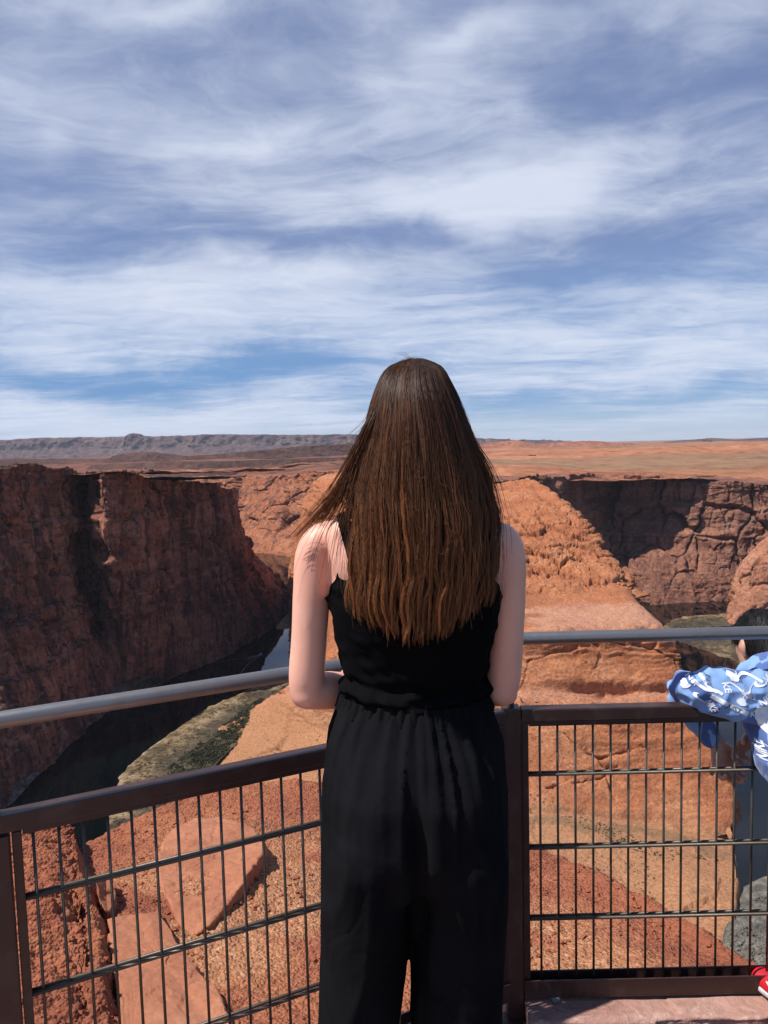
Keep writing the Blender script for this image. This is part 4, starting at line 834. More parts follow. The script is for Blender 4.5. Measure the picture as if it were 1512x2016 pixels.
def cloth_mat(name, c, weave=420, rough=0.85, sheen=0.15, spec=0.12):
    mt, T = new_mat(name); P = T.new('ShaderNodeTexCoord').outputs['Object']
    a = T.noise(P, 7, 5, 0.6); w = T.noise(T.map(P, (1, 1, .35)), weave, 2, 0.5)
    col = T.mix(1.0, tuple(c), T.ramp(a, [(0.3, (0.75, 0.75, 0.75)), (0.7, (1.3, 1.3, 1.3))]), 'MULTIPLY')
    finish(T, col, rough, w, 0.0006, 0.5, spec, **{'Sheen Weight': sheen, 'Sheen Roughness': 0.5}); return mt
def hair_mat(name, root, tip, rough=0.36, spec=0.5):
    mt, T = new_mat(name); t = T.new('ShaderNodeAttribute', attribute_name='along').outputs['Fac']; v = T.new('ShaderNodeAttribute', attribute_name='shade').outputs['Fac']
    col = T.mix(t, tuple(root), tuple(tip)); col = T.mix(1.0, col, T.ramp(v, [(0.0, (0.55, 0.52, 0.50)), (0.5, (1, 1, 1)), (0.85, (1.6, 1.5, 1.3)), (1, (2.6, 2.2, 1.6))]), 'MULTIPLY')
    finish(T, col, rough, None, spec=spec); return mt
M['skin'] = skin_mat(); M['tanskin'] = tan_skin()
M['tank'] = cloth_mat('black_ribbed_cotton', (0.0035, 0.0035, 0.0040), sheen=0.0, spec=0.04); M['pants'] = cloth_mat('black_linen', (0.0085, 0.0085, 0.0098), 300, 0.9, 0.0, 0.02)
M['hair'] = hair_mat('brown_hair', (0.036, 0.0155, 0.0090), (0.165, 0.066, 0.0265), 0.52, 0.22); M['black_hair'] = hair_mat('black_hair', (0.008, 0.007, 0.007), (0.010, 0.009, 0.009), 0.55, 0.2)
def simple(name, c, rough=0.6, spec=0.4):
    mt, T = new_mat(name); P = T.new('ShaderNodeTexCoord').outputs['Object']; n = T.noise(P, 60, 4)
    finish(T, T.mix(1.0, tuple(c), T.ramp(n, [(0.3, (.85, .85, .85)), (.7, (1.12, 1.12, 1.12))]), 'MULTIPLY'), rough, n, 0.0006, 0.5, spec); return mt

class Parts:
    """closed lofts that a voxel remesh fuses into one continuous surface"""
    def __init__(s): s.V = []; s.F3 = []; s.F4 = []; s.n = 0
    def add(s, V, F4, F3): s.V.append(np.asarray(V, float)); s.F4 += [tuple(i + s.n for i in f) for f in F4]; s.F3 += [tuple(i + s.n for i in f) for f in F3]; s.n += len(V)
    def loft(s, rings):
        R_ = np.array(rings); nr, k = R_.shape[:2]; V = np.concatenate([R_.reshape(-1, 3), [R_[0].mean(0)], [R_[-1].mean(0)]]); F4 = grid_faces(k, nr, True).tolist()
        a, b = nr * k, nr * k + 1
        F3 = [(a, (i + 1) % k, i) for i in range(k)] + [(b, (nr - 1) * k + i, (nr - 1) * k + (i + 1) % k) for i in range(k)]; s.add(V, F4, F3)
    def limb(s, pts, rad, n=24, k=16, flat=None):
        """tapering tube with rounded ends; rad may hold (across, through) pairs, flat = direction of 'through'"""
        A = crom(np.array(pts, float), n, 0); r = np.array(rad, float); r = np.stack([r, r], 1) if r.ndim == 1 else r; r = crom(r, n, 0)
        T_ = np.gradient(A, axis=0); T_ /= np.linalg.norm(T_, axis=1, keepdims=True)
        ref = np.array(flat if flat is not None else (0.13, 0.97, 0.21), float)
        u = ref[None] - (T_ @ ref)[:, None] * T_; u /= np.linalg.norm(u, axis=1, keepdims=True); v = np.cross(T_, u)
        an = np.linspace(0, 2 * math.pi, k, endpoint=False); rings = []
        e0 = [(A[0] - T_[0] * r[0].mean() * math.sin(q), math.cos(q), 0) for q in (1.45, 1.15, .75, .35)]; e1 = [(A[-1] + T_[-1] * r[-1].mean() * math.sin(q), math.cos(q), -1) for q in (.35, .75, 1.15, 1.45)]
        for c, sc, i in e0 + [(A[j], 1, j) for j in range(n)] + e1:
            rings.append(c + np.cos(an)[:, None] * v[i] * r[i, 0] * sc + np.sin(an)[:, None] * u[i] * r[i, 1] * sc)
        s.loft(rings)
    def fuse(s, name, vox, mat, parent, smooth=3, fn=None):
        me = bpy.data.meshes.new(name); me.from_pydata(np.concatenate(s.V).tolist(), [], s.F4 + s.F3); me.update()
        bm = bmesh.new(); bm.from_mesh(me); bmesh.ops.recalc_face_normals(bm, faces=bm.faces); bm.to_mesh(me); bm.free()
        o = bpy.data.objects.new(name, me); COL.objects.link(o); md = o.modifiers.new('fuse', 'REMESH'); md.mode = 'VOXEL'; md.voxel_size = vox; md.use_smooth_shade = True
        if smooth: sm = o.modifiers.new('soft', 'SMOOTH'); sm.iterations = smooth; sm.factor = 0.5
        dg = bpy.context.evaluated_depsgraph_get(); m2 = bpy.data.meshes.new_from_object(o.evaluated_get(dg)); m2.name = name; bpy.data.objects.remove(o); bpy.data.meshes.remove(me)
        n = len(m2.vertices); v = np.empty(n * 3, np.float32); m2.vertices.foreach_get('co', v); v = v.reshape(-1, 3).astype(float)
        if fn is not None:
            nn = np.empty(n * 3, np.float32); m2.vertices.foreach_get('normal', nn); v = fn(v, nn.reshape(-1, 3).astype(float)); m2.vertices.foreach_set('co', v.astype(np.float32).ravel()); m2.update()
        m2.polygons.foreach_set('use_smooth', np.full(len(m2.polygons), True)); return link(name, m2, mat, parent)
def ell_ring(c, rx, ry, k=48, p=2.0, rz=0.0):
    an = np.linspace(0, 2 * math.pi, k, endpoint=False); ca, sa = np.cos(an), np.sin(an)
    x = np.sign(ca) * np.abs(ca) ** (2 / p) * rx; y = np.sign(sa) * np.abs(sa) ** (2 / p) * ry
    return np.stack([c[0] + x, c[1] + y, c[2] + x * rz], 1)
def hand(B, wrist, d, pn, side, curl, scale=1.0, spread=0.10, thumb=(0.55, 0.55), bend_to=None):
    """palm and five separate fingers; d = direction of fingers, pn = out of the palm, curl = bend per joint"""
    d = np.array(d, float); d /= np.linalg.norm(d); pn = np.array(pn, float); pn -= d * (pn @ d); pn /= np.linalg.norm(pn); ac = np.cross(d, pn) * side; S = scale
    W_ = np.array(wrist, float); pl = 0.088 * S
    B.limb([W_ - d * .02 * S, W_ + d * .012 * S, W_ + d * pl * .5, W_ + d * pl * .92], [(.024 * S, .017 * S), (.028 * S, .016 * S), (.038 * S, .0145 * S), (.037 * S, .011 * S)], flat=pn)
    for i, (ln, off) in enumerate(((.068, -.029), (.076, -.0095), (.070, .0105), (.055, .029))):
        p = W_ + d * pl * (.90 - .05 * abs(i - 1)) + ac * off * S; a = 0.0; pts = [p - d * .02 * S, p]; q = p
        f = d + ac * spread * (i - 1.5) * .5; f /= np.linalg.norm(f)
        for j, seg in enumerate((.45, .30, .25)):
            a += curl[min(i, len(curl) - 1)] * (0.8, 1.1, 0.8)[j]; q = q + (f * math.cos(a) + pn * math.sin(a)) * ln * seg * S; pts.append(q)
        B.limb(pts, [.0092 * S, .0092 * S, .0082 * S, .0076 * S, .0064 * S], n=16, k=10)
    p = W_ + d * pl * .22 - ac * .026 * S; t = d * math.cos(thumb[0]) - ac * math.sin(thumb[0]); a = thumb[1]
    t2 = t * math.cos(a) + pn * math.sin(a); t3 = t * math.cos(a * 1.4) + pn * math.sin(a * 1.4)
    B.limb([p - t * .012 * S, p, p + t * .028 * S, p + t * .028 * S + t2 * .028 * S, p + t * .028 * S + t2 * .028 * S + t3 * .02 * S], [.013 * S, .0135 * S, .0108 * S, .0098 * S, .0078 * S], n=16, k=10)

# ------------------------------------------------------------------ the woman: all sizes taken at her distance from the lens
WD = 1.30
def wp(px, py, dy=0.0): return at(px, py, WD + dy)
def wring(py, l, r, ry, dy=0.0, k=48, p=2.2):
    a, b = wp(l, py, dy), wp(r, py, dy); c = (a + b) / 2; return ell_ring(c, abs(b[0] - a[0]) / 2, ry, k, p, (b[2] - a[2]) / max(1e-6, b[0] - a[0]))
wc = wp(812, 2000); WOMAN = empty('person', (wc[0], WD, FLOOR)); tag(WOMAN, 'woman with long brown hair in black camisole and wide black trousers', 'woman')
TOR = [(985,768,862,.050,.012),(1003,712,918,.056,.008),(1026,652,975,.066,.004),(1065,640,988,.080,.0),(1110,645,985,.090,-.002),(1150,652,976,.096,-.003),(1200,662,968,.098,-.002),(1270,676,956,.093,.0),(1345,690,942,.086,.0),(1410,668,964,.098,-.004),(1490,652,980,.112,-.012),(1580,648,984,.118,-.018),(1660,650,982,.108,-.012)]
TORA = np.array(TOR, float)
def tor(py):
    v = [np.interp(py, TORA[:, 0], TORA[:, i]) for i in range(1, 5)]; return v
B = Parts()
B.loft([wring(py, l, r, ry, dy) for py, l, r, ry, dy in TOR])
B.limb([wp(815, 1010, .015), wp(815, 960, .012), wp(814, 900, .02)], [.054, .049, .050])                                   # neck
HEADR = [(938,790,842,.036,.060),(920,770,858,.062,.040),(890,758,872,.080,.022),(850,748,882,.088,.012),(810,744,886,.092,.006),(775,748,880,.088,.0),(745,764,864,.070,-.004),(727,790,838,.040,-.006)]
B.loft([wring(*h[:3], h[3], h[4], p=2.0) for h in HEADR])
B.limb([wp(814, 850, .10), wp(814, 872, .118), wp(814, 880, .108)], [.008, .013, .011])                                     # nose
B.limb([wp(800, 905, .092), wp(814, 904, .100), wp(828, 905, .092)], [.005, .0065, .005])                                   # mouth
for sx_ in (742, 888): B.limb([wp(sx_, 832, .012), wp(sx_ + (-4 if sx_ < 800 else 4), 850, .006), wp(sx_, 870, .014)], [(.012, .005), (.015, .006), (.008, .005)], flat=(1, 0, 0))
for ex_ in (790, 838): B.limb([wp(ex_ - 6, 848, .086), wp(ex_ + 6, 848, .086)], [.010, .010], n=6, k=10)
# shoulders, arms
hx = wp(812, 1322)[0]; hz = wp(812, 1322)[2]
lw = np.array((hx - .055, WD + .235, hz + .015)); rw = np.array((hx + .060, WD + .215, hz + .018))
B.limb([wp(690, 1052), wp(640, 1060, .0), wp(619, 1092, -.004), wp(614, 1160, -.006), wp(609, 1250, -.004), wp(604, 1325, -.002), wp(604, 1362, .004)], [.024, .0290, .0325, .0325, .0312, .0315, .0300], n=40)
B.limb([wp(606, 1363, .0), wp(640, 1359, .03), wp(690, 1352, .085), (wp(690, 1352, .085) + lw) / 2 + np.array((0, 0.004, .004)), lw], [.0295, .0335, .0325, .027, .0215], n=40)
B.limb([wp(600, 1374, -.010), wp(608, 1372, -.004)], [.017, .017], n=6)                                                      # point of the elbow
B.limb([wp(940, 1052), wp(985, 1060), wp(1000, 1092, -.004), wp(1001, 1160, -.006), wp(998, 1250, -.004), wp(992, 1325, -.002), wp(986, 1358, .004)], [.024, .0280, .0298, .0295, .0290, .0300, .0290], n=40)
B.limb([wp(986, 1358, .0), wp(962, 1354, .035), wp(925, 1348, .085), (wp(925, 1348, .085) + rw) / 2, rw], [.0285, .031, .030, .026, .0210], n=40)
B.limb([wp(1000, 1368, -.006), wp(994, 1366, -.002)], [.017, .017], n=6)
# scapulae and spine give the back its planes
B.limb([wp(690, 1060, -.036), wp(712, 1110, -.046), wp(726, 1160, -.044)], [.042, .048, .040]); B.limb([wp(938, 1060, -.036), wp(916, 1110, -.046), wp(902, 1160, -.044)], [.042, .048, .040])
hand(B, lw, (hx + .02 - lw[0], .10, .015), (0.3, -.1, -1), 1, (.35, .32, .32, .36), 0.92); hand(B, rw + np.array((0, 0, .018)), (hx - .05 - rw[0], .07, .010), (-.3, -.1, -1), -1, (.40, .36, .36, .4), 0.92)
# legs and feet inside trousers and shoes
zf = FLOOR
LF = np.array((wp(735, 2016)[0] - .02, WD + .01, zf + .10)); RF = np.array((wp(890, 2016)[0] + .0, WD + .02, zf + .10))
B.limb([wp(735, 1610, -.01), wp(728, 1800, -.005), (wp(728, 1800) + LF) / 2, LF + np.array((0, -.012, .22)), LF], [.078, .068, .050, .050, .036], n=40)
B.limb([wp(897, 1610, -.01), wp(902, 1800, -.005), (wp(902, 1800) + RF) / 2, RF + np.array((0, -.012, .22)), RF], [.078, .068, .050, .050, .036], n=40)
for ft in (LF, RF): B.limb([ft + np.array((0, -.02, -.045)), ft + np.array((0, .05, -.055)), ft + np.array((0, .14, -.072))], [.030, .032, .022], n=16)
def soft_skin(v, n): return v
BODY = B.fuse('body', 0.0042, M['skin'], WOMAN, 8)
bv = np.empty(len(BODY.data.vertices) * 3, np.float32); BODY.data.vertices.foreach_get('co', bv); bv = bv.reshape(-1, 3) ; _off = np.array(WOMAN.location) * 0
e1, e2 = wp(588, 1385), wp(1012, 1378)
dl = np.minimum(np.linalg.norm(bv - e1, axis=1), np.linalg.norm(bv - e2, axis=1)); attr(BODY, 'flush', np.exp(-(dl / .035) ** 2) * .9 + .25 * np.exp(-(np.linalg.norm(bv - wp(600, 1070), axis=1) / .06) ** 2))
# shoes
M['shoe'] = simple('white_canvas_shoe', (0.55, 0.54, 0.52), 0.7)
def shoe_rings(heel, d, L, w, h, z0):
    d = np.array((d[0], d[1], 0.0)); d /= np.linalg.norm(d); s_ = np.array((-d[1], d[0], 0)); rings = []
    for t in np.linspace(0, 1, 22):
        ww = w * (0.62 + 0.38 * math.sin(min(1, t * 1.35) * math.pi * .62)) * (1 - max(0, (t - .8) / .2) ** 2 * .75) * (1 - max(0, (.06 - t) / .06) ** 2 * .5); hh = h * (1.0 if t < .32 else 1.0 - .52 * sst(.32, .75, t)) * (1 - max(0, (t - .85) / .15) ** 2 * .5) * (1 - max(0, (.04 - t) / .04) * .25)
        an = np.linspace(0, 2 * math.pi, 28, endpoint=False); x = np.sign(np.cos(an)) * np.abs(np.cos(an)) ** .75 * ww; z = np.sin(an); z = np.where(z > 0, z ** 1.0 * hh * .62, z * hh * .38) + hh * .38
        rings.append(np.array((heel[0], heel[1], 0.0)) + d * L * t + s_ * x[:, None] + np.stack([x * 0, x * 0, z + z0], 1))
    return rings
def shoe(parent, heel, d, L, w, h, z0, upper, sole, stripe=None, name='shoe'):
    P1 = Parts(); P1.loft(shoe_rings(heel, d, L, w, h, z0 + .012)); o = P1.fuse(name, 0.003, upper, parent, 2)
    r = shoe_rings(np.array(heel[:2]) - np.array(d[:2]) / np.hypot(*d[:2]) * .004, d, L * 1.03, w * 1.07, h, z0); S_ = []
    for q in r: q = q.copy(); q[:, 2] = np.clip(q[:, 2], z0, z0 + .026); S_.append(q)
    P2 = Parts(); P2.loft(S_); P2.fuse('sole', 0.003, sole, o, 1)
    if stripe is not None:
        dd = np.array((d[0], d[1], 0.0)); dd /= np.linalg.norm(dd); s_ = np.array((-dd[1], dd[0], 0)); hp = np.array((heel[0], heel[1], z0 + .012)); P3 = Parts()
        for sg in (-1, 1):
            P3.limb([hp + dd * .03 * L / .2 + s_ * sg * w * .70 + (0, 0, h * .30), hp + dd * .055 + s_ * sg * w * .86 + (0, 0, h * .62), hp + dd * .085 + s_ * sg * w * .98 + (0, 0, h * .35), hp + dd * .12 + s_ * sg * w * .95 + (0, 0, h * .50)], [.0032] * 4, n=24, k=8)
        P3.limb([hp - dd * .002 + (0, 0, h * .25), hp - dd * .001 + (0, 0, h * .85)], [.0050, .0050], n=10, k=8)
        P3.limb([hp + s_ * w * .60 + dd * .01 + (0, 0, h * .95), hp - dd * .002 + (0, 0, h * .98), hp - s_ * w * .60 + dd * .01 + (0, 0, h * .95)], [.005, .005, .005], n=16, k=8)
        P3.fuse('trim', 0.0022, stripe, o, 1)
    return o
M['sole'] = simple('pale_rubber_sole', (0.50, 0.50, 0.50), 0.7)
for ft, dd in ((LF, (-.12, 1)), (RF, (.12, 1))): shoe(WOMAN, (ft[0], ft[1] - .075), dd, .255, .042, .095, zf, M['shoe'], M['sole'])

# camisole: a shell a few millimetres off the torso, its upper edge scooped at the back
def torso_pt(th, py, off=0.005):
    l, r, ry, dy = tor(py); a, b = wp(l, py, dy), wp(r, py, dy); c = (a + b) / 2; rx = (b[0] - a[0]) / 2; p = 2.2; ca, sa = math.cos(th), math.sin(th)
    x = math.copysign(abs(ca) ** (2 / p), ca) * (rx + off); y = math.copysign(abs(sa) ** (2 / p), sa) * (ry + off)
    return np.array((c[0] + x, c[1] + y, c[2] + x * (b[2] - a[2]) / (b[0] - a[0])))
nth, nt = 220, 90; rows = []
ths = np.linspace(0, 2 * math.pi, nth, endpoint=False)
def top_edge(th):
    c, s_ = math.cos(th), math.sin(th)                                   # s_ < 0 is her back
    if s_ < 0: return np.interp(abs(c), [0, .55, .74, .82, .92, 1.0], [1112, 1108, 1104, 1128, 1160, 1172])
    return np.interp(abs(c), [0, .5, .72, .85, 1.0], [1120, 1105, 1085, 1130, 1172])
for j in range(nt):
    t = j / (nt - 1); row = []
    for th in ths:
        te = top_edge(th); py = te + (1366 - te) * t
        fold = 0.0030 * vnoise(np.array([[math.cos(th) * 5, math.sin(th) * 5, py / 16.0 + 1.5 * math.cos(th * 2)]]), 601)[0] * (1 + 1.8 * math.exp(-((py - 1345) / 30.) ** 2))
        roll = 0.010 * math.exp(-((py - 1346 - 5 * math.sin(th * 3)) / 11.0) ** 2) - 0.004 * math.exp(-((py - 1326) / 9.0) ** 2)
        edge = 0.0035 * math.exp(-((py - te) / 5.0) ** 2)
        q = torso_pt(th, py, 0.0095 + fold + roll + edge + (0.012 * math.exp(-((th - 4.71) / 1.0) ** 2) * sst(1105, 1150, py) * (1 - sst(1200, 1300, py))) - (.004 if j == 0 else 0)); row.append(q)
    rows.append(row)
G = np.array(rows); TANK = link('camisole', raw_mesh('camisole', G.reshape(-1, 3), grid_faces(nth, nt, True)[:, ::-1]), M['tank'], WOMAN)
md = TANK.modifiers.new('cloth thickness', 'SOLIDIFY'); md.thickness = 0.002; md.offset = -1
_bb = BVHTree.FromPolygons(bv.tolist(), [tuple(p.vertices) for p in BODY.data.polygons])
def strap(pts, w):
    A = crom(np.array(pts), 50, 0); V = []
    T_ = np.gradient(A, axis=0); T_ /= np.linalg.norm(T_, axis=1, keepdims=True)
    for p, t in zip(A, T_):
        h = _bb.find_nearest(Vector(p)); n = np.array(h[1]); c = np.array(h[0]); s_ = np.cross(t, n); s_ /= np.linalg.norm(s_)
        for a, lift in ((-1, .0015), (-.6, .0045), (.6, .0045), (1, .0015)): V.append(c + s_ * w * a + n * lift)
    link('strap', raw_mesh('strap', V, grid_faces(4, 50)), M['tank'], TANK)
strap([wp(700, 1128, -.115), wp(692, 1100, -.11), wp(683, 1060, -.09), wp(673, 1020, -.07), wp(668, 996, -.02), wp(672, 1010, .05), wp(690, 1075, .10)], 0.0092)
strap([wp(922, 1128, -.115), wp(930, 1100, -.11), wp(940, 1060, -.09), wp(950, 1020, -.07), wp(956, 996, -.02), wp(950, 1010, .05), wp(935, 1075, .10)], 0.0092)

# wide trousers
PT = Parts()
UP = [(1350,690,942,.088,.0),(1372,676,956,.100,-.002),(1400,664,967,.110,-.006),(1450,650,983,.126,-.014),(1530,639,993,.142,-.022),(1640,636,997,.142,-.020),(1700,642,992,.118,-.012),(1730,660,974,.090,-.010)]
PT.loft([wring(py, l, r, ry, dy, 64, 2.3) for py, l, r, ry, dy in UP])
yb = 2500
PT.loft([wring(py, l, r, ry, dy, 48, 2.3) for py, l, r, ry, dy in ((1600,640,813,.128,-.018),(1650,637,813,.136,-.018),(1715,636,812,.131,-.013),(1780,636,809,.124,-.009),(1850,636,801,.118,-.004),(1900,635,795,.117,-.002),(1960,634,788,.116,.0),(2030,632,780,.114,.004),(2200,632,772,.110,.010),(yb,640,765,.105,.012))])
PT.loft([wring(py, l, r, ry, dy, 48, 2.3) for py, l, r, ry, dy in ((1600,811,993,.128,-.018),(1650,811,996,.136,-.018),(1715,812,997,.131,-.013),(1780,811,995,.124,-.009),(1850,811,991,.118,-.004),(1900,811,989,.117,-.002),(1960,812,987,.116,.0),(2030,814,985,.114,.004),(2200,815,978,.110,.010),(yb,828,965,.105,.012))])
cw = wp(815, 1500)
def pant_folds(v, n):
    an = np.arctan2(v[:, 1] - WD, v[:, 0] - cw[0]); zt, zm = wp(815, 1360)[2], wp(815, 1560)[2]
    g = sst(zm - .12, zt, v[:, 2]); q = np.stack([np.cos(an) * 10, np.sin(an) * 10, v[:, 2] * 2.2], 1)
    d = 0.0065 * g * (1 - 2 * np.abs(vnoise(q, 611))) + 0.003 * g * vnoise(q * np.array((2, 2, 1)), 612)
    leg = 1 - g; x = v.copy()
    w_ = np.stack([x[:, 0] * 15 + x[:, 2] * 3.4 * np.sign(x[:, 0] - cw[0]), x[:, 1] * 7, x[:, 2] * 2.1], 1) + 0.6 * np.stack([fbm(x * 5, 2, s=617)] * 3, 1)
    d += leg * (0.0075 * (0.55 - np.abs(vnoise(w_, 613)) * 1.6) + 0.0018 * ridged(w_ * 2.1, 2, s=614))
    c2 = np.stack([x[:, 0] * 9, x[:, 1] * 6, x[:, 2] * 30 + 9 * fbm(x * 7, 2, s=618)], 1)
    d += 0.0012 * leg * (1 - 2 * np.abs(vnoise(c2, 615))) * sst(0, .4, fbm(x * 6, 2, s=616))
    crease = -0.024 * np.exp(-((x[:, 0] - wp(818, 1650)[0]) / .014) ** 2) * sst(zm - .42, zm - .10, x[:, 2]) * (1 - sst(zm - .02, zm + .10, x[:, 2])) * (n[:, 1] < 0)
    return v + n * (d + crease)[:, None]
PANTS = PT.fuse('trousers', 0.0052, M['pants'], WOMAN, 14, pant_folds)
wb = [torso_pt(th, py, .0125 + .0022 * math.sin(th * 46)) for py in (1358, 1368, 1378, 1388) for th in np.linspace(0, 2 * math.pi, 360, endpoint=False)]
link('waistband', raw_mesh('waistband', wb, grid_faces(360, 4, True)[:, ::-1]), M['pants'], PANTS)

# ------------------------------------------------------------------ hair: a dark inner mass and thousands of strands
HB = [(704.5,814,822,.004,-.006),(706.5,803,834,.018,-.006),(710,790,847,.033,-.006),(716,774,862,.050,-.006),(725,760,874,.064,-.006),(742,748,884,.080,-.006),(775,736,899,.098,-.008),(820,725,916,.108,-.010),(870,712,934,.110,-.014),(920,700,950,.106,-.022),(970,692,962,.098,-.034),(1020,696,970,.086,-.050),(1080,699,970,.070,-.068),(1140,700,964,.056,-.084),(1190,702,952,.048,-.094),(1250,716,936,.042,-.100)]
HA = crom(np.array(HB, float), 200, 0)
def hb(py): return [np.interp(py, HA[:, 0], HA[:, i]) for i in range(1, 5)]
HH = Parts(); HH.loft([wring(py, l + 10, r - 10, max(.012, ry - .010), dy, 40, 2.0) for py, l, r, ry, dy in HA.tolist()[::3] if 722 <= py <= 1210]); 
# keep the face clear: the inner mass is cut back in front by flattening its front half
def cut_front(v, n):
    zf_ = wp(815, 790)[2]; front = v[:, 1] > WD + .015; v = v.copy(); k = front & (v[:, 2] < zf_); v[k, 1] = WD + .015 + (v[k, 1] - WD - .015) * .12; return v
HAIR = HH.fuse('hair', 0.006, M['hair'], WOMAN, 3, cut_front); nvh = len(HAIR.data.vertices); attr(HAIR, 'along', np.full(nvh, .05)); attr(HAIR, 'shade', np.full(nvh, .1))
r = np.random.default_rng(21)
def strands_mesh(name, A, rad, shade, mat, parent, tipr=0.35, k=3):
    """A: (n strands, m points, 3)"""
    n, m_ = A.shape[:2]; T_ = np.gradient(A, axis=1); T_ /= np.linalg.norm(T_, axis=2, keepdims=True) + 1e-9
    ref = np.array((0.2, 0.95, 0.1)); u = np.cross(T_, ref); u /= np.linalg.norm(u, axis=2, keepdims=True) + 1e-9; v = np.cross(T_, u)
    t = np.linspace(0, 1, m_); rr = rad[:, None] * (1 - (1 - tipr) * t[None] ** 1.5); an = np.arange(k) * 2 * math.pi / k
    V = A[:, :, None] + rr[:, :, None, None] * (np.cos(an)[None, None, :, None] * u[:, :, None] + np.sin(an)[None, None, :, None] * v[:, :, None])
    base = grid_faces(k, m_, True); F = (base[None] + (np.arange(n) * m_ * k)[:, None, None]).reshape(-1, 4)
    o = link(name, raw_mesh(name, V.reshape(-1, 3), F), mat, parent)
    attr(o, 'along', np.broadcast_to(t[None, :, None], (n, m_, k)).copy()); attr(o, 'shade', np.repeat(shade, m_ * k)); return o
_px0 = wp(0, 0); 
def build_hair():
    n, m_ = 12500, 28
    al = r.uniform(-0.22, math.pi + 0.22, n)                          # around the back: 0 = her right-hand side
    nclump = 150; cl_a = r.uniform(-.22, math.pi + .22, nclump); cl = np.argmin(np.abs(al[:, None] - cl_a[None]) + r.uniform(0, .05, (n, nclump)), 1)
    start = np.where(r.random(n) < .62, 705.5 + np.abs(r.normal(0, 1, n)) * 6, r.uniform(706, 800, n))
    x = np.cos(al); tipc = 1246 - 62 * np.abs(x) ** 2.2 - 18 * (x > 0) * np.abs(x)
    tip = tipc + r.normal(0, 9, n) - (r.random(n) < .30) * np.abs(r.normal(0, 60, n)) + r.normal(0, 8, nclump)[cl]
    depth = r.uniform(0, 1, n) ** 2 * 0.022; ph = r.uniform(0, 100, n)
    t = np.linspace(0, 1, m_); PY = start[:, None] + (tip - start)[:, None] * t[None]
    Lx = np.interp(PY, HA[:, 0], HA[:, 1]); Rx = np.interp(PY, HA[:, 0], HA[:, 2]); RY = np.interp(PY, HA[:, 0], HA[:, 3]); DY = np.interp(PY, HA[:, 0], HA[:, 4])
    # strands draw together into locks toward their tips
    aa = al[:, None] + (cl_a[cl] - al)[:, None] * (0.60 * sst(0.12, 0.95, t)[None])
    
    CX = (Lx + Rx) / 2 + 0; HX = (Rx - Lx) / 2
    NZ = np.stack([np.full((n, m_), 0.0) + cl[:, None] * 3.7, PY / 85.0, np.zeros((n, m_))], 2).reshape(-1, 3)
    wob = vnoise(NZ, 701).reshape(n, m_); NZ[:, 0] = np.repeat(ph, m_); fine = vnoise(NZ * np.array((1, 2.2, 1)), 702).reshape(n, m_)
    amp = sst(.1, 1, t)[None]; wd = vnoise(np.stack([cl * 1.9, cl * 0, cl * 0], 1), 705)[:, None]
    PX = CX + np.cos(aa) * HX + amp * (12.0 * wob + 3.0 * fine + 15 * wd * t[None])
    YY = DY - np.sin(aa) * (RY - depth[:, None]) + 0.007 * amp * (wob + .8 * wd) - 0.010 * (wd > 0.25) * amp
    root = 1 - 0.05 * np.exp(-t * 20)[None]; PX = CX + (PX - CX) * root; YY = DY + (YY - DY) * root
    YY = np.minimum(YY, 0.02 + 0.05 * (PY < 800))
    d0 = np.array([_F.x, _F.y, _F.z]); 
    RX, RU = np.array(_R), np.array(_U)
    D_ = d0 + RX * ((PX - 756) / FOC)[..., None] + RU * ((1008 - PY) / FOC)[..., None]; K = (WD + YY)[..., None] / D_[..., 1:2]
    A = D_ * K + np.array((0, 0, CAMZ))
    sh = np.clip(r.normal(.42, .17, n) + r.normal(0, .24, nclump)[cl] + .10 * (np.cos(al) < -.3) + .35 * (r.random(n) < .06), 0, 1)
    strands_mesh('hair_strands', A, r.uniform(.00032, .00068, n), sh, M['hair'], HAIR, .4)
    # frizz: single fine hairs that stand off the rest
    k_ = r.choice(n, 420, replace=False); Z = A[k_].copy(); q = np.stack([np.repeat(r.uniform(0, 500, 420), m_), np.tile(t * 5, 420), np.zeros(420 * m_)], 1); tt = t[None]
    Z[..., 0] += 0.020 * (tt ** 1.2) * vnoise(q, 711).reshape(420, m_) + 0.004 * vnoise(q * 3, 714).reshape(420, m_) * tt; Z[..., 1] -= 0.003 + 0.020 * tt * np.abs(vnoise(q, 712)).reshape(420, m_); Z[..., 2] += 0.010 * tt * vnoise(q, 713).reshape(420, m_)
    strands_mesh('frizz', Z, np.full(420, .00028), np.clip(r.normal(.66, .18, 420), 0, 1), M['hair'], HAIR, .4)
    # locks blown to the left across the shoulder, loose hairs at the sides and over the crown
    LO = []; RD = []; SH = []
    def lock(ctrl, n_, s0, s1, rad, lo=.25, jit=.3):
        for _ in range(n_):
            g = r.normal(size=2); e = r.uniform(0, 1); c = []
            f = r.normal(0, 1)
            for i, (px, py, dy) in enumerate(ctrl):
                w_ = s0 + (s1 - s0) * i / (len(ctrl) - 1); c.append(wp(px + f * w_ + r.normal(0, jit * 3), py + g[1] * w_ * .55 + r.normal(0, jit * 3), dy + r.normal(0, .004)))
            q = crom(np.array(c), 60, 0); end = int(60 * (1 - lo * r.random() ** 1.5)); q = crom(q[:end][np.linspace(0, end - 1, 16).astype(int)], m_, 0); LO.append(q); RD.append(rad * r.uniform(.7, 1.25)); SH.append(np.clip(r.normal(.5, .2), 0, 1))
    lock([(757,775,-.05),(728,840,-.065),(700,905,-.062),(676,955,-.055),(650,1000,-.05),(628,1030,-.045)], 230, 3, 15, .0007, .45)
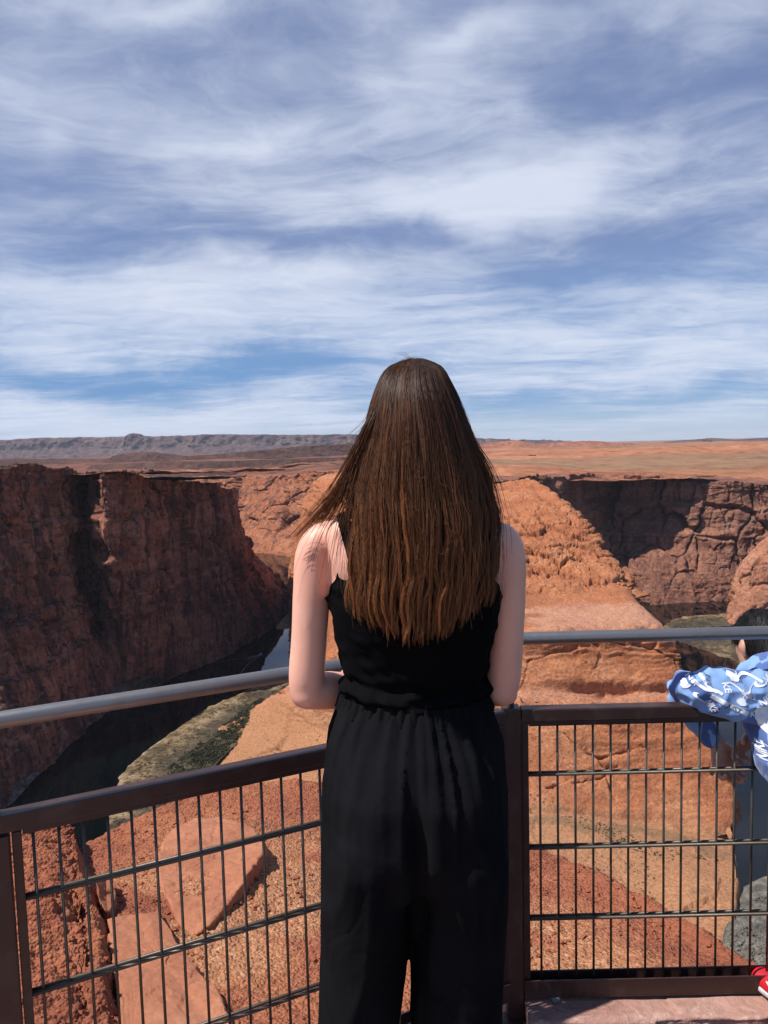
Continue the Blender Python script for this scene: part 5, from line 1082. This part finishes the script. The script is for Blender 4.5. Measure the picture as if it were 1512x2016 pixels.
    lock([(752,790,-.04),(722,860,-.05),(692,920,-.05),(660,970,-.045),(622,1015,-.045),(578,1062,-.04)], 90, 3, 9, .0006, .5)
    lock([(748,800,-.05),(720,870,-.06),(698,940,-.07),(684,1000,-.075),(672,1060,-.08),(664,1110,-.075)], 26, 4, 14, .0006, .6)
    lock([(700,930,-.06),(668,990,-.05),(640,1040,-.042),(622,1090,-.04),(612,1150,-.036)], 16, 6, 22, .0004, .6)
    lock([(690,960,-.07),(672,1030,-.075),(662,1100,-.078),(655,1160,-.07)], 14, 6, 14, .0004, .6)
    lock([(862,765,-.06),(906,850,-.062),(950,920,-.055),(968,990,-.05),(974,1060,-.06),(968,1130,-.07)], 120, 4, 12, .00065, .6)
    lock([(868,780,-.05),(925,870,-.045),(972,950,-.035),(990,1010,-.04)], 26, 4, 12, .0004, .6)
    lock([(968,1000,-.06),(978,1070,-.075),(972,1140,-.08),(962,1190,-.08)], 22, 5, 12, .0004, .6)
    lock([(860,750,-.05),(912,840,-.045),(955,900,-.03),(972,950,-.02)], 22, 5, 16, .00035, .7)
    lock([(778,750,-.04),(728,830,-.04),(690,870,-.03),(672,900,-.02)], 22, 5, 14, .00035, .7)
    lock([(782,722,-.03),(800,708,-.03),(832,706,-.03),(862,728,-.03)], 5, 4, 5, .00035, .5)
    lock([(812,716,-.02),(800,700,-.02),(784,698,-.02),(768,706,-.02)], 4, 3, 5, .0003, .4)
    for _ in range(46):                                                     # strays lying crosswise on the back of the hair
        px, py = r.uniform(730, 930), r.uniform(850, 1180); l, rr_, ry, dy = hb(py); a = r.uniform(-1.1, 1.1); L_ = r.uniform(12, 40)
        th = math.acos(np.clip((px - (l + rr_) / 2) / ((rr_ - l) / 2), -.98, .98)); y0 = dy - math.sin(th) * ry - .004
        q = [wp(px + L_ * s_ * math.sin(a), py + L_ * s_ * math.cos(a) + r.normal(0, 4), y0 - .004 * math.sin(s_ * 3)) for s_ in (0, .35, .7, 1)]; LO.append(crom(np.array(q), m_, 0)); RD.append(.00035); SH.append(.9)
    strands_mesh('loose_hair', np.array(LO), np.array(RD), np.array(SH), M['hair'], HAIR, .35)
build_hair()
# ------------------------------------------------------------------ the boy leaning over the rail at the right
bx0 = at(1600, 1900, 1.88); BOY = empty('person', (bx0[0], 1.84, FLOOR)); tag(BOY, 'child in blue and white printed sweatshirt leaning over the brown rail, right', 'child')
B = Parts()
hc = at(1502, 1268, 2.21)
for_ = np.array((-.18, .82, -.55)); for_ /= np.linalg.norm(for_)                       # he looks down and ahead
upv = np.array((-.05, .50, .86)); upv -= for_ * (upv @ for_); upv /= np.linalg.norm(upv); rt = np.cross(for_, upv)
def hp_(f, u, s_): return hc + for_ * f + upv * u + rt * s_
an = np.linspace(0, 2 * math.pi, 40, endpoint=False); rings = []
for u, rs, rf, f0 in ((-.105,.030,.030,.045),(-.085,.050,.062,.022),(-.05,.063,.080,.008),(0,.069,.088,.0),(.04,.066,.084,-.004),(.07,.052,.066,-.006),(.09,.030,.038,-.006)):
    rings.append(np.array([hp_(f0 + rf * math.sin(a), u, rs * math.cos(a)) for a in an]))
B.loft(rings)
B.limb([hp_(.088, -.005, 0), hp_(.104, -.030, 0), hp_(.094, -.036, 0)], [.007, .011, .009], n=8, k=10); B.limb([hp_(.080, -.062, -.018), hp_(.087, -.061, 0), hp_(.080, -.062, .018)], [.004, .006, .004], n=8, k=10)
for s_ in (-1, 1):
    B.limb([hp_(-.004, .012, s_ * .068), hp_(-.010, -.008, s_ * .078), hp_(.0, -.034, s_ * .070)], [(.012, .0045), (.016, .006), (.008, .005)], n=14, k=12, flat=rt); B.limb([hp_(.070, .0, s_ * .028 - .006), hp_(.070, .0, s_ * .028 + .006)], [.009, .009], n=6, k=10)
sh = at(1530, 1362, 2.05)
B.limb([hp_(-.015, -.07, 0), (hp_(-.02, -.10, 0) + sh) / 2, sh + np.array((0, -.01, .0))], [.042, .042, .055], n=16)
# torso, arms inside the sweatshirt
hipc = at(1650, 1640, 1.84)
B.limb([sh, (sh + hipc) / 2 + np.array((0, .0, .02)), hipc], [(.12, .075), (.10, .075), (.105, .085)], n=24, flat=(0, 1, .5))
zr = TZ
elb = at(1352, 1372, 2.03); elb[2] = zr + .034
Ls = at(1468, 1360, 2.01); wr = at(1413, 1466, 2.075)
B.limb([Ls, (Ls + elb) / 2, elb], [.034, .031, .027], n=20)
mid_f = np.array((elb[0] + .020, 2.085, zr - .035))
B.limb([elb, np.array((elb[0] + .004, 2.075, zr + .012)), mid_f, wr], [.027, .026, .023, .0165], n=24)
wire = np.array((at(1422, 1500, 2.0)[0], C0[1] + .01, WZ[2]))
pd = at(1421, 1512, 2.06) - wr
hand(B, wr, (pd[0] * 1.0 + .012, -.004, pd[2]), (.25, -1, .05), 1, (.75, .80, .85, .95), 0.92, spread=.14, thumb=(.75, .35))
Rs = at(1590, 1365, 2.02); Re = np.array((at(1560, 1420, 2.08)[0], 2.06, zr + .03)); Rw = at(1492, 1452, 2.075)
B.limb([Rs, (Rs + Re) / 2 + np.array((.01, 0, 0)), Re], [.034, .031, .027], n=20); B.limb([Re, (Re + Rw) / 2 + np.array((.01, .015, .01)), Rw], [.027, .024, .0165], n=20)
hand(B, Rw, at(1462, 1468, 2.07) - Rw, (.1, -.9, -.5), -1, (.55, .55, .6, .65), 0.80)
# legs
fa = np.array((at(1588, 1950, 1.88)[0], 1.90, STONE)); fb = np.array((at(1600, 2030, 1.72)[0], 1.72, FLOOR))
for hp0, f in ((hipc + np.array((-.055, .0, -.03)), fa), (hipc + np.array((.055, -.02, -.03)), fb)):
    kn = (hp0 + f) / 2 + np.array((0, .03, .05)); B.limb([hp0, kn, f + np.array((0, .0, .11)), f + np.array((0, 0, .07))], [.062, .045, .030, .027], n=30)
    B.limb([f + np.array((0, -.01, .035)), f + np.array((0, .06, .028)), f + np.array((0, .11, .02))], [.022, .024, .016], n=12)
B.fuse('body', 0.0030, M['tanskin'], BOY, 3)
# short black hair
rings = []
HS = Parts()
for u, rs, rf, f0 in ((-.075,.045,.040,-.052),(-.05,.066,.062,-.035),(0,.0745,.082,-.016),(.03,.074,.090,-.006),(.06,.064,.082,-.004),(.085,.044,.056,-.004),(.102,.016,.020,-.004)):
    rings.append(np.array([hp_(f0 + rf * math.sin(a), u, rs * math.cos(a)) for a in an]))
HS.loft(rings); BH = HS.fuse('hair', 0.004, M['black_hair'], BOY, 2); nvh = len(BH.data.vertices); attr(BH, 'along', np.zeros(nvh)); attr(BH, 'shade', np.full(nvh, .4))
n = 3600; hv = np.empty(nvh * 3, np.float32); BH.data.vertices.foreach_get('co', hv); hv = hv.reshape(-1, 3).astype(float); hn = np.empty(nvh * 3, np.float32); BH.data.vertices.foreach_get('normal', hn); hn = hn.reshape(-1, 3).astype(float)
i = r.integers(0, nvh, n); p0 = hv[i] - hn[i] * .002; crown = hp_(-.03, .09, .01); fl_ = p0 - crown; fl_ -= hn[i] * (fl_ * hn[i]).sum(1, keepdims=True); fl_ /= np.linalg.norm(fl_, axis=1, keepdims=True) + 1e-6
tt_ = np.linspace(0, 1, 6); Lh = r.uniform(.012, .024, n)
A = p0[:, None] + (fl_[:, None] * (tt_ ** 1.0)[None, :, None] + hn[i][:, None] * (0.55 * tt_ - .38 * tt_ ** 2)[None, :, None] + r.normal(0, .12, (n, 1, 3)) * tt_[None, :, None]) * Lh[:, None, None]
strands_mesh('hair_strands', A, np.full(n, .0006), r.uniform(.2, .6, n), M['black_hair'], BH, .3)
# sweatshirt
mt, T = new_mat('blue_camouflage_fleece'); P_ = T.new('ShaderNodeTexCoord').outputs['Object']
nz_ = T.noise(P_, 7.5, 2, 0.4, 0.9); col = T.ramp(nz_, [(0.47, (0.085, 0.140, 0.35)), (0.475, (0.20, 0.335, 0.60))], 'CONSTANT'); w_ = T.noise(P_, 380, 2)
finish(T, col, 0.85, w_, 0.0008, 0.5, 0.25, **{'Sheen Weight': .2}); M['fleece'] = mt
M['print'] = simple('white_print', (0.72, 0.74, 0.80), 0.8, 0.2); M['print_dark'] = simple('slate_print', (0.10, 0.12, 0.17), 0.8, 0.2)
SW = Parts()
SW.limb([sh + np.array((.0, .015, .012)), sh + (hipc - sh) * .25 + np.array((0, -.012, .012)), sh + (hipc - sh) * .55 + np.array((0, -.012, .012)), hipc + np.array((0, 0, .03))], [(.112, .078), (.128, .092), (.122, .096), (.118, .100)], n=40, k=28, flat=(0, 1, .5))
SW.limb([Ls + np.array((.06, -.01, -.012)), Ls + np.array((0, -.02, -.012)), (Ls + elb) / 2 + np.array((0, -.022, -.006)), elb + np.array((.012, -.018, .004)), elb + np.array((-.004, .006, .006))], [(.070, .060), (.072, .058), (.066, .052), (.053, .045), (.038, .036)], n=36, k=22, flat=(0, 1, 0))
SW.limb([elb + np.array((.0, .01, 0)), np.array((elb[0] + .006, 2.078, zr + .012)), mid_f + np.array((0, .004, 0)), wr + (mid_f - wr) * .22], [.040, .036, .034, .026], n=30, k=20)
SW.limb([Rs + np.array((-.05, .01, .01)), Rs, (Rs + Re) / 2, Re], [.058, .055, .050, .044], n=30, k=20); SW.limb([Re, (Re + Rw) / 2 + np.array((.01, .015, .01)), Rw + (Re - Rw) * .25], [.042, .037, .028], n=24, k=18)
SW.limb([sh + np.array((-.075, .03, .055)), sh + np.array((0, .055, .068)), sh + np.array((.075, .03, .055))], [.022, .026, .022], n=20, k=14)                 # collar
def sw_folds(v, n):
    w_ = v * np.array((20, 10, 26)) + 0.9 * np.stack([fbm(v * 9, 2, s=801)] * 3, 1)
    q = np.stack([v[:, 0] * 22 + v[:, 2] * 16, v[:, 1] * 8, v[:, 2] * 6 - v[:, 0] * 5], 1)
    return v + n * (0.0072 * (0.8 - 2 * np.abs(vnoise(w_, 802))) + 0.0060 * (0.8 - 2 * np.abs(vnoise(q, 803))) - .001)[:, None]
SWT = SW.fuse('sweatshirt', 0.0042, M['fleece'], BOY, 4, sw_folds)
# printed words and marks laid on the cloth
sv = np.empty(len(SWT.data.vertices) * 3, np.float32); SWT.data.vertices.foreach_get('co', sv)
_sb = BVHTree.FromPolygons(sv.reshape(-1, 3).tolist(), [tuple(p.vertices) for p in SWT.data.polygons])
def text_shape(txt, bold=.022, shear=.22):
    cu = bpy.data.curves.new('t', 'FONT'); cu.body = txt; cu.align_x = 'CENTER'; cu.align_y = 'CENTER'; cu.offset = bold; cu.shear = shear; cu.fill_mode = 'FRONT'; cu.resolution_u = 3; cu.space_character = .92
    o = bpy.data.objects.new('t', cu); COL.objects.link(o); dg = bpy.context.evaluated_depsgraph_get(); me = bpy.data.meshes.new_from_object(o.evaluated_get(dg)); bpy.data.objects.remove(o); return me
def poly_shape(pts):
    me = bpy.data.meshes.new('p'); me.from_pydata([(x, y, 0) for x, y in pts], [], [tuple(range(len(pts)))]); return me
def swoosh():
    up = [(-1.0, -.05), (-.97, -.22), (-.85, -.34), (-.68, -.37), (-.45, -.32), (0, -.15), (.5, .08), (1.05, .36)]; lo = [(.5, .16), (.0, .0), (-.35, -.08), (-.55, -.07), (-.66, .02), (-.66, .16), (-.60, .30), (-.80, .16)]
    return poly_shape(crom(np.array(up), 30, 0).tolist() + crom(np.array(lo), 30, 0).tolist())
def blob(seed, asp=1.0):
    an = np.linspace(0, 2 * math.pi, 30, endpoint=False); q = np.stack([np.cos(an) * 1.2, np.sin(an) * 1.2, an * 0 + seed], 1); rr_ = 1 + .45 * vnoise(q, 77); return poly_shape([(math.cos(a) * k * asp, math.sin(a) * k) for a, k in zip(an, rr_)])
def band(pts, w):
    A = crom(np.array(pts, float), 24, 0); t = np.gradient(A, axis=0); t /= np.linalg.norm(t, axis=1, keepdims=True); nn = np.stack([-t[:, 1], t[:, 0]], 1); return poly_shape((A + nn * w).tolist() + (A - nn * w)[::-1].tolist())
DARK = []
PRINTS = {'w': bmesh.new(), 'd': bmesh.new()}
def lay(me, px, py, rot, size, col='w', D=1.98, lift=.0018, sx=1.0):
    c = at(px, py, D); bm = bmesh.new(); bm.from_mesh(me); bmesh.ops.triangulate(bm, faces=bm.faces)
    ca, sa = math.cos(R(rot)), math.sin(R(rot))
    for v in bm.verts:
        x, y = v.co.x * size * sx, v.co.y * size; v.co = (c[0] + x * ca - y * sa, 0, c[2] + x * sa + y * ca)
    for _ in range(4):
        es = [e for e in bm.edges if e.calc_length() > .006]
        if not es: break
        bmesh.ops.subdivide_edges(bm, edges=es, cuts=1, use_grid_fill=False); bmesh.ops.triangulate(bm, faces=bm.faces)
    bad = []
    for v in bm.verts:
        h = _sb.ray_cast(Vector((v.co.x, 1.2, v.co.z)), Vector((0, 1, 0)))
        if h[0] is None or h[0].y > 2.03: bad.append(v)
        else: v.co = h[0] + h[1] * lift
    bmesh.ops.delete(bm, geom=bad, context='VERTS'); t = bpy.data.meshes.new('x'); bm.to_mesh(t); bm.free()
    if col == 'd': t.name = 'print_lettering'; DARK.append(t); return
    PRINTS[col].from_mesh(t); bpy.data.meshes.remove(t)
nike = text_shape('NIKE'); just = text_shape('JUST', .012, .1); doit = text_shape('do it', .012, .1); ni = text_shape('NIK'); sw_ = swoosh()
m_px = 1 / 745.0
def pxs(n_): return n_ * m_px
lay(sw_, 1462, 1348, 18, pxs(17)); lay(nike, 1459, 1361, -8, pxs(13), sx=.8); lay(nike, 1497, 1366, 36, pxs(27), sx=.82)
lay(sw_, 1496, 1392, 20, pxs(26)); lay(text_shape('KE'), 1470, 1395, 10, pxs(16))
lay(band([(-.9, 1.0), (-.75, .2), (-.2, -.45), (.5, -.7)], .42), 1508, 1408, -5, pxs(30)); lay(doit, 1501, 1424, 62, pxs(14), 'd', lift=.0030)
lay(nike, 1481, 1462, 100, pxs(20), sx=.85); lay(sw_, 1500, 1462, 118, pxs(24)); lay(nike, 1498, 1494, -12, pxs(13), sx=.8); lay(just, 1506, 1516, -14, pxs(13))
lay(blob(2, 1.3), 1446, 1370, 0, pxs(7)); lay(sw_, 1510, 1535, 60, pxs(18)); lay(nike, 1505, 1330, 20, pxs(17), sx=.8); lay(sw_, 1490, 1338, 5, pxs(16))
# left sleeve
lay(sw_, 1374, 1372, -52, pxs(17)); lay(nike, 1394, 1384, -58, pxs(17), sx=.75); lay(ni, 1364, 1340, -56, pxs(13), sx=.8)
lay(band([(-1.1, .62), (-.4, .25), (.3, -.12), (1.1, -.5)], .15), 1424, 1380, 0, pxs(29)); lay(just, 1431, 1384, -27, pxs(13), 'd', lift=.0030, sx=1.1)
lay(band([(-1, .5), (-.3, .0), (.5, -.1), (1, -.35)], .14), 1390, 1352, 0, pxs(22)); lay(band([(-.2, 1), (-.25, .2), (.1, -.5), (.6, -.9)], .16), 1389, 1342, 10, pxs(19)); lay(just, 1392, 1337, 82, pxs(11), 'd', lift=.0030)
lay(text_shape('KE'), 1420, 1346, -78, pxs(16)); lay(blob(5, 1.6), 1436, 1328, -20, pxs(8)); lay(band([(-1, -.1), (-.3, .12), (.4, .1), (1, -.2)], .07), 1460, 1330, 0, pxs(28)); lay(blob(7, 1.4), 1350, 1348, 30, pxs(6))
lay(band([(-1, .3), (-.2, .4), (.5, .0), (1, -.5)], .10), 1432, 1345, 0, pxs(16)); lay(sw_, 1446, 1322, 25, pxs(15))
# the forearm beyond the rail
def lay_far(me, px, py, rot, size, **k): 
    lay(me, px, py, rot, size, D=2.05, **k)
_old = _sb
lay_far(ni, 1384, 1422, 70, pxs(17))
from_bm('print', PRINTS['w'], M['print'], SWT)
for me_ in DARK: link('print_lettering', me_, M['print_dark'], SWT)
# trousers and shoes
M['boy_pants'] = cloth_mat('dark_grey_jersey', (0.03, 0.03, 0.035))
TP = Parts(); TP.limb([hipc + np.array((0, 0, .06)), hipc + np.array((0, 0, -.04))], [(.112, .098), (.108, .095)], n=12, k=24, flat=(0, 1, .5))
for hp0, f in ((hipc + np.array((-.055, .0, -.03)), fa), (hipc + np.array((.055, -.02, -.03)), fb)):
    kn = (hp0 + f) / 2 + np.array((0, .03, .05)); TP.limb([hp0, kn, f + np.array((0, .0, .15)), f + np.array((0, 0, .10))], [.080, .060, .044, .042], n=30, k=20)
TP.fuse('trousers', 0.005, M['boy_pants'], BOY, 4, lambda v, n_: v + n_ * (.003 * (1 - 2 * np.abs(vnoise(v * np.array((20, 20, 9)), 811))))[:, None])
M['red'] = simple('red_sneaker_mesh', (0.50, 0.012, 0.022), 0.5); M['silver'] = simple('silver_grey_trim', (0.55, 0.55, 0.58), 0.4)
shoe(BOY, (fa[0], fa[1] - .055), (-.30, 1), .205, .037, .085, STONE + .004, M['red'], M['sole'], M['silver'], 'sneaker'); shoe(BOY, (fb[0], fb[1] - .055), (-.35, 1), .205, .037, .085, FLOOR, M['red'], M['sole'], M['silver'], 'sneaker')

# ================================================================== HAZE
mt = bpy.data.materials.new('clear_desert_air'); mt.use_nodes = True; T = NT(mt.node_tree); T.n.clear()
pv = T.new('ShaderNodeVolumePrincipled', {'Color': (0.72, 0.82, 1.0, 1), 'Density': 1.3e-5, 'Anisotropy': 0.0})
T.new('ShaderNodeOutputMaterial', {'Volume': pv.outputs[0]})
bm = bmesh.new(); box_bm(bm, (0, 29000, 190), (70000, 64000, 1022)); hz_ = tag(from_bm('haze', bm, mt), kind='stuff')
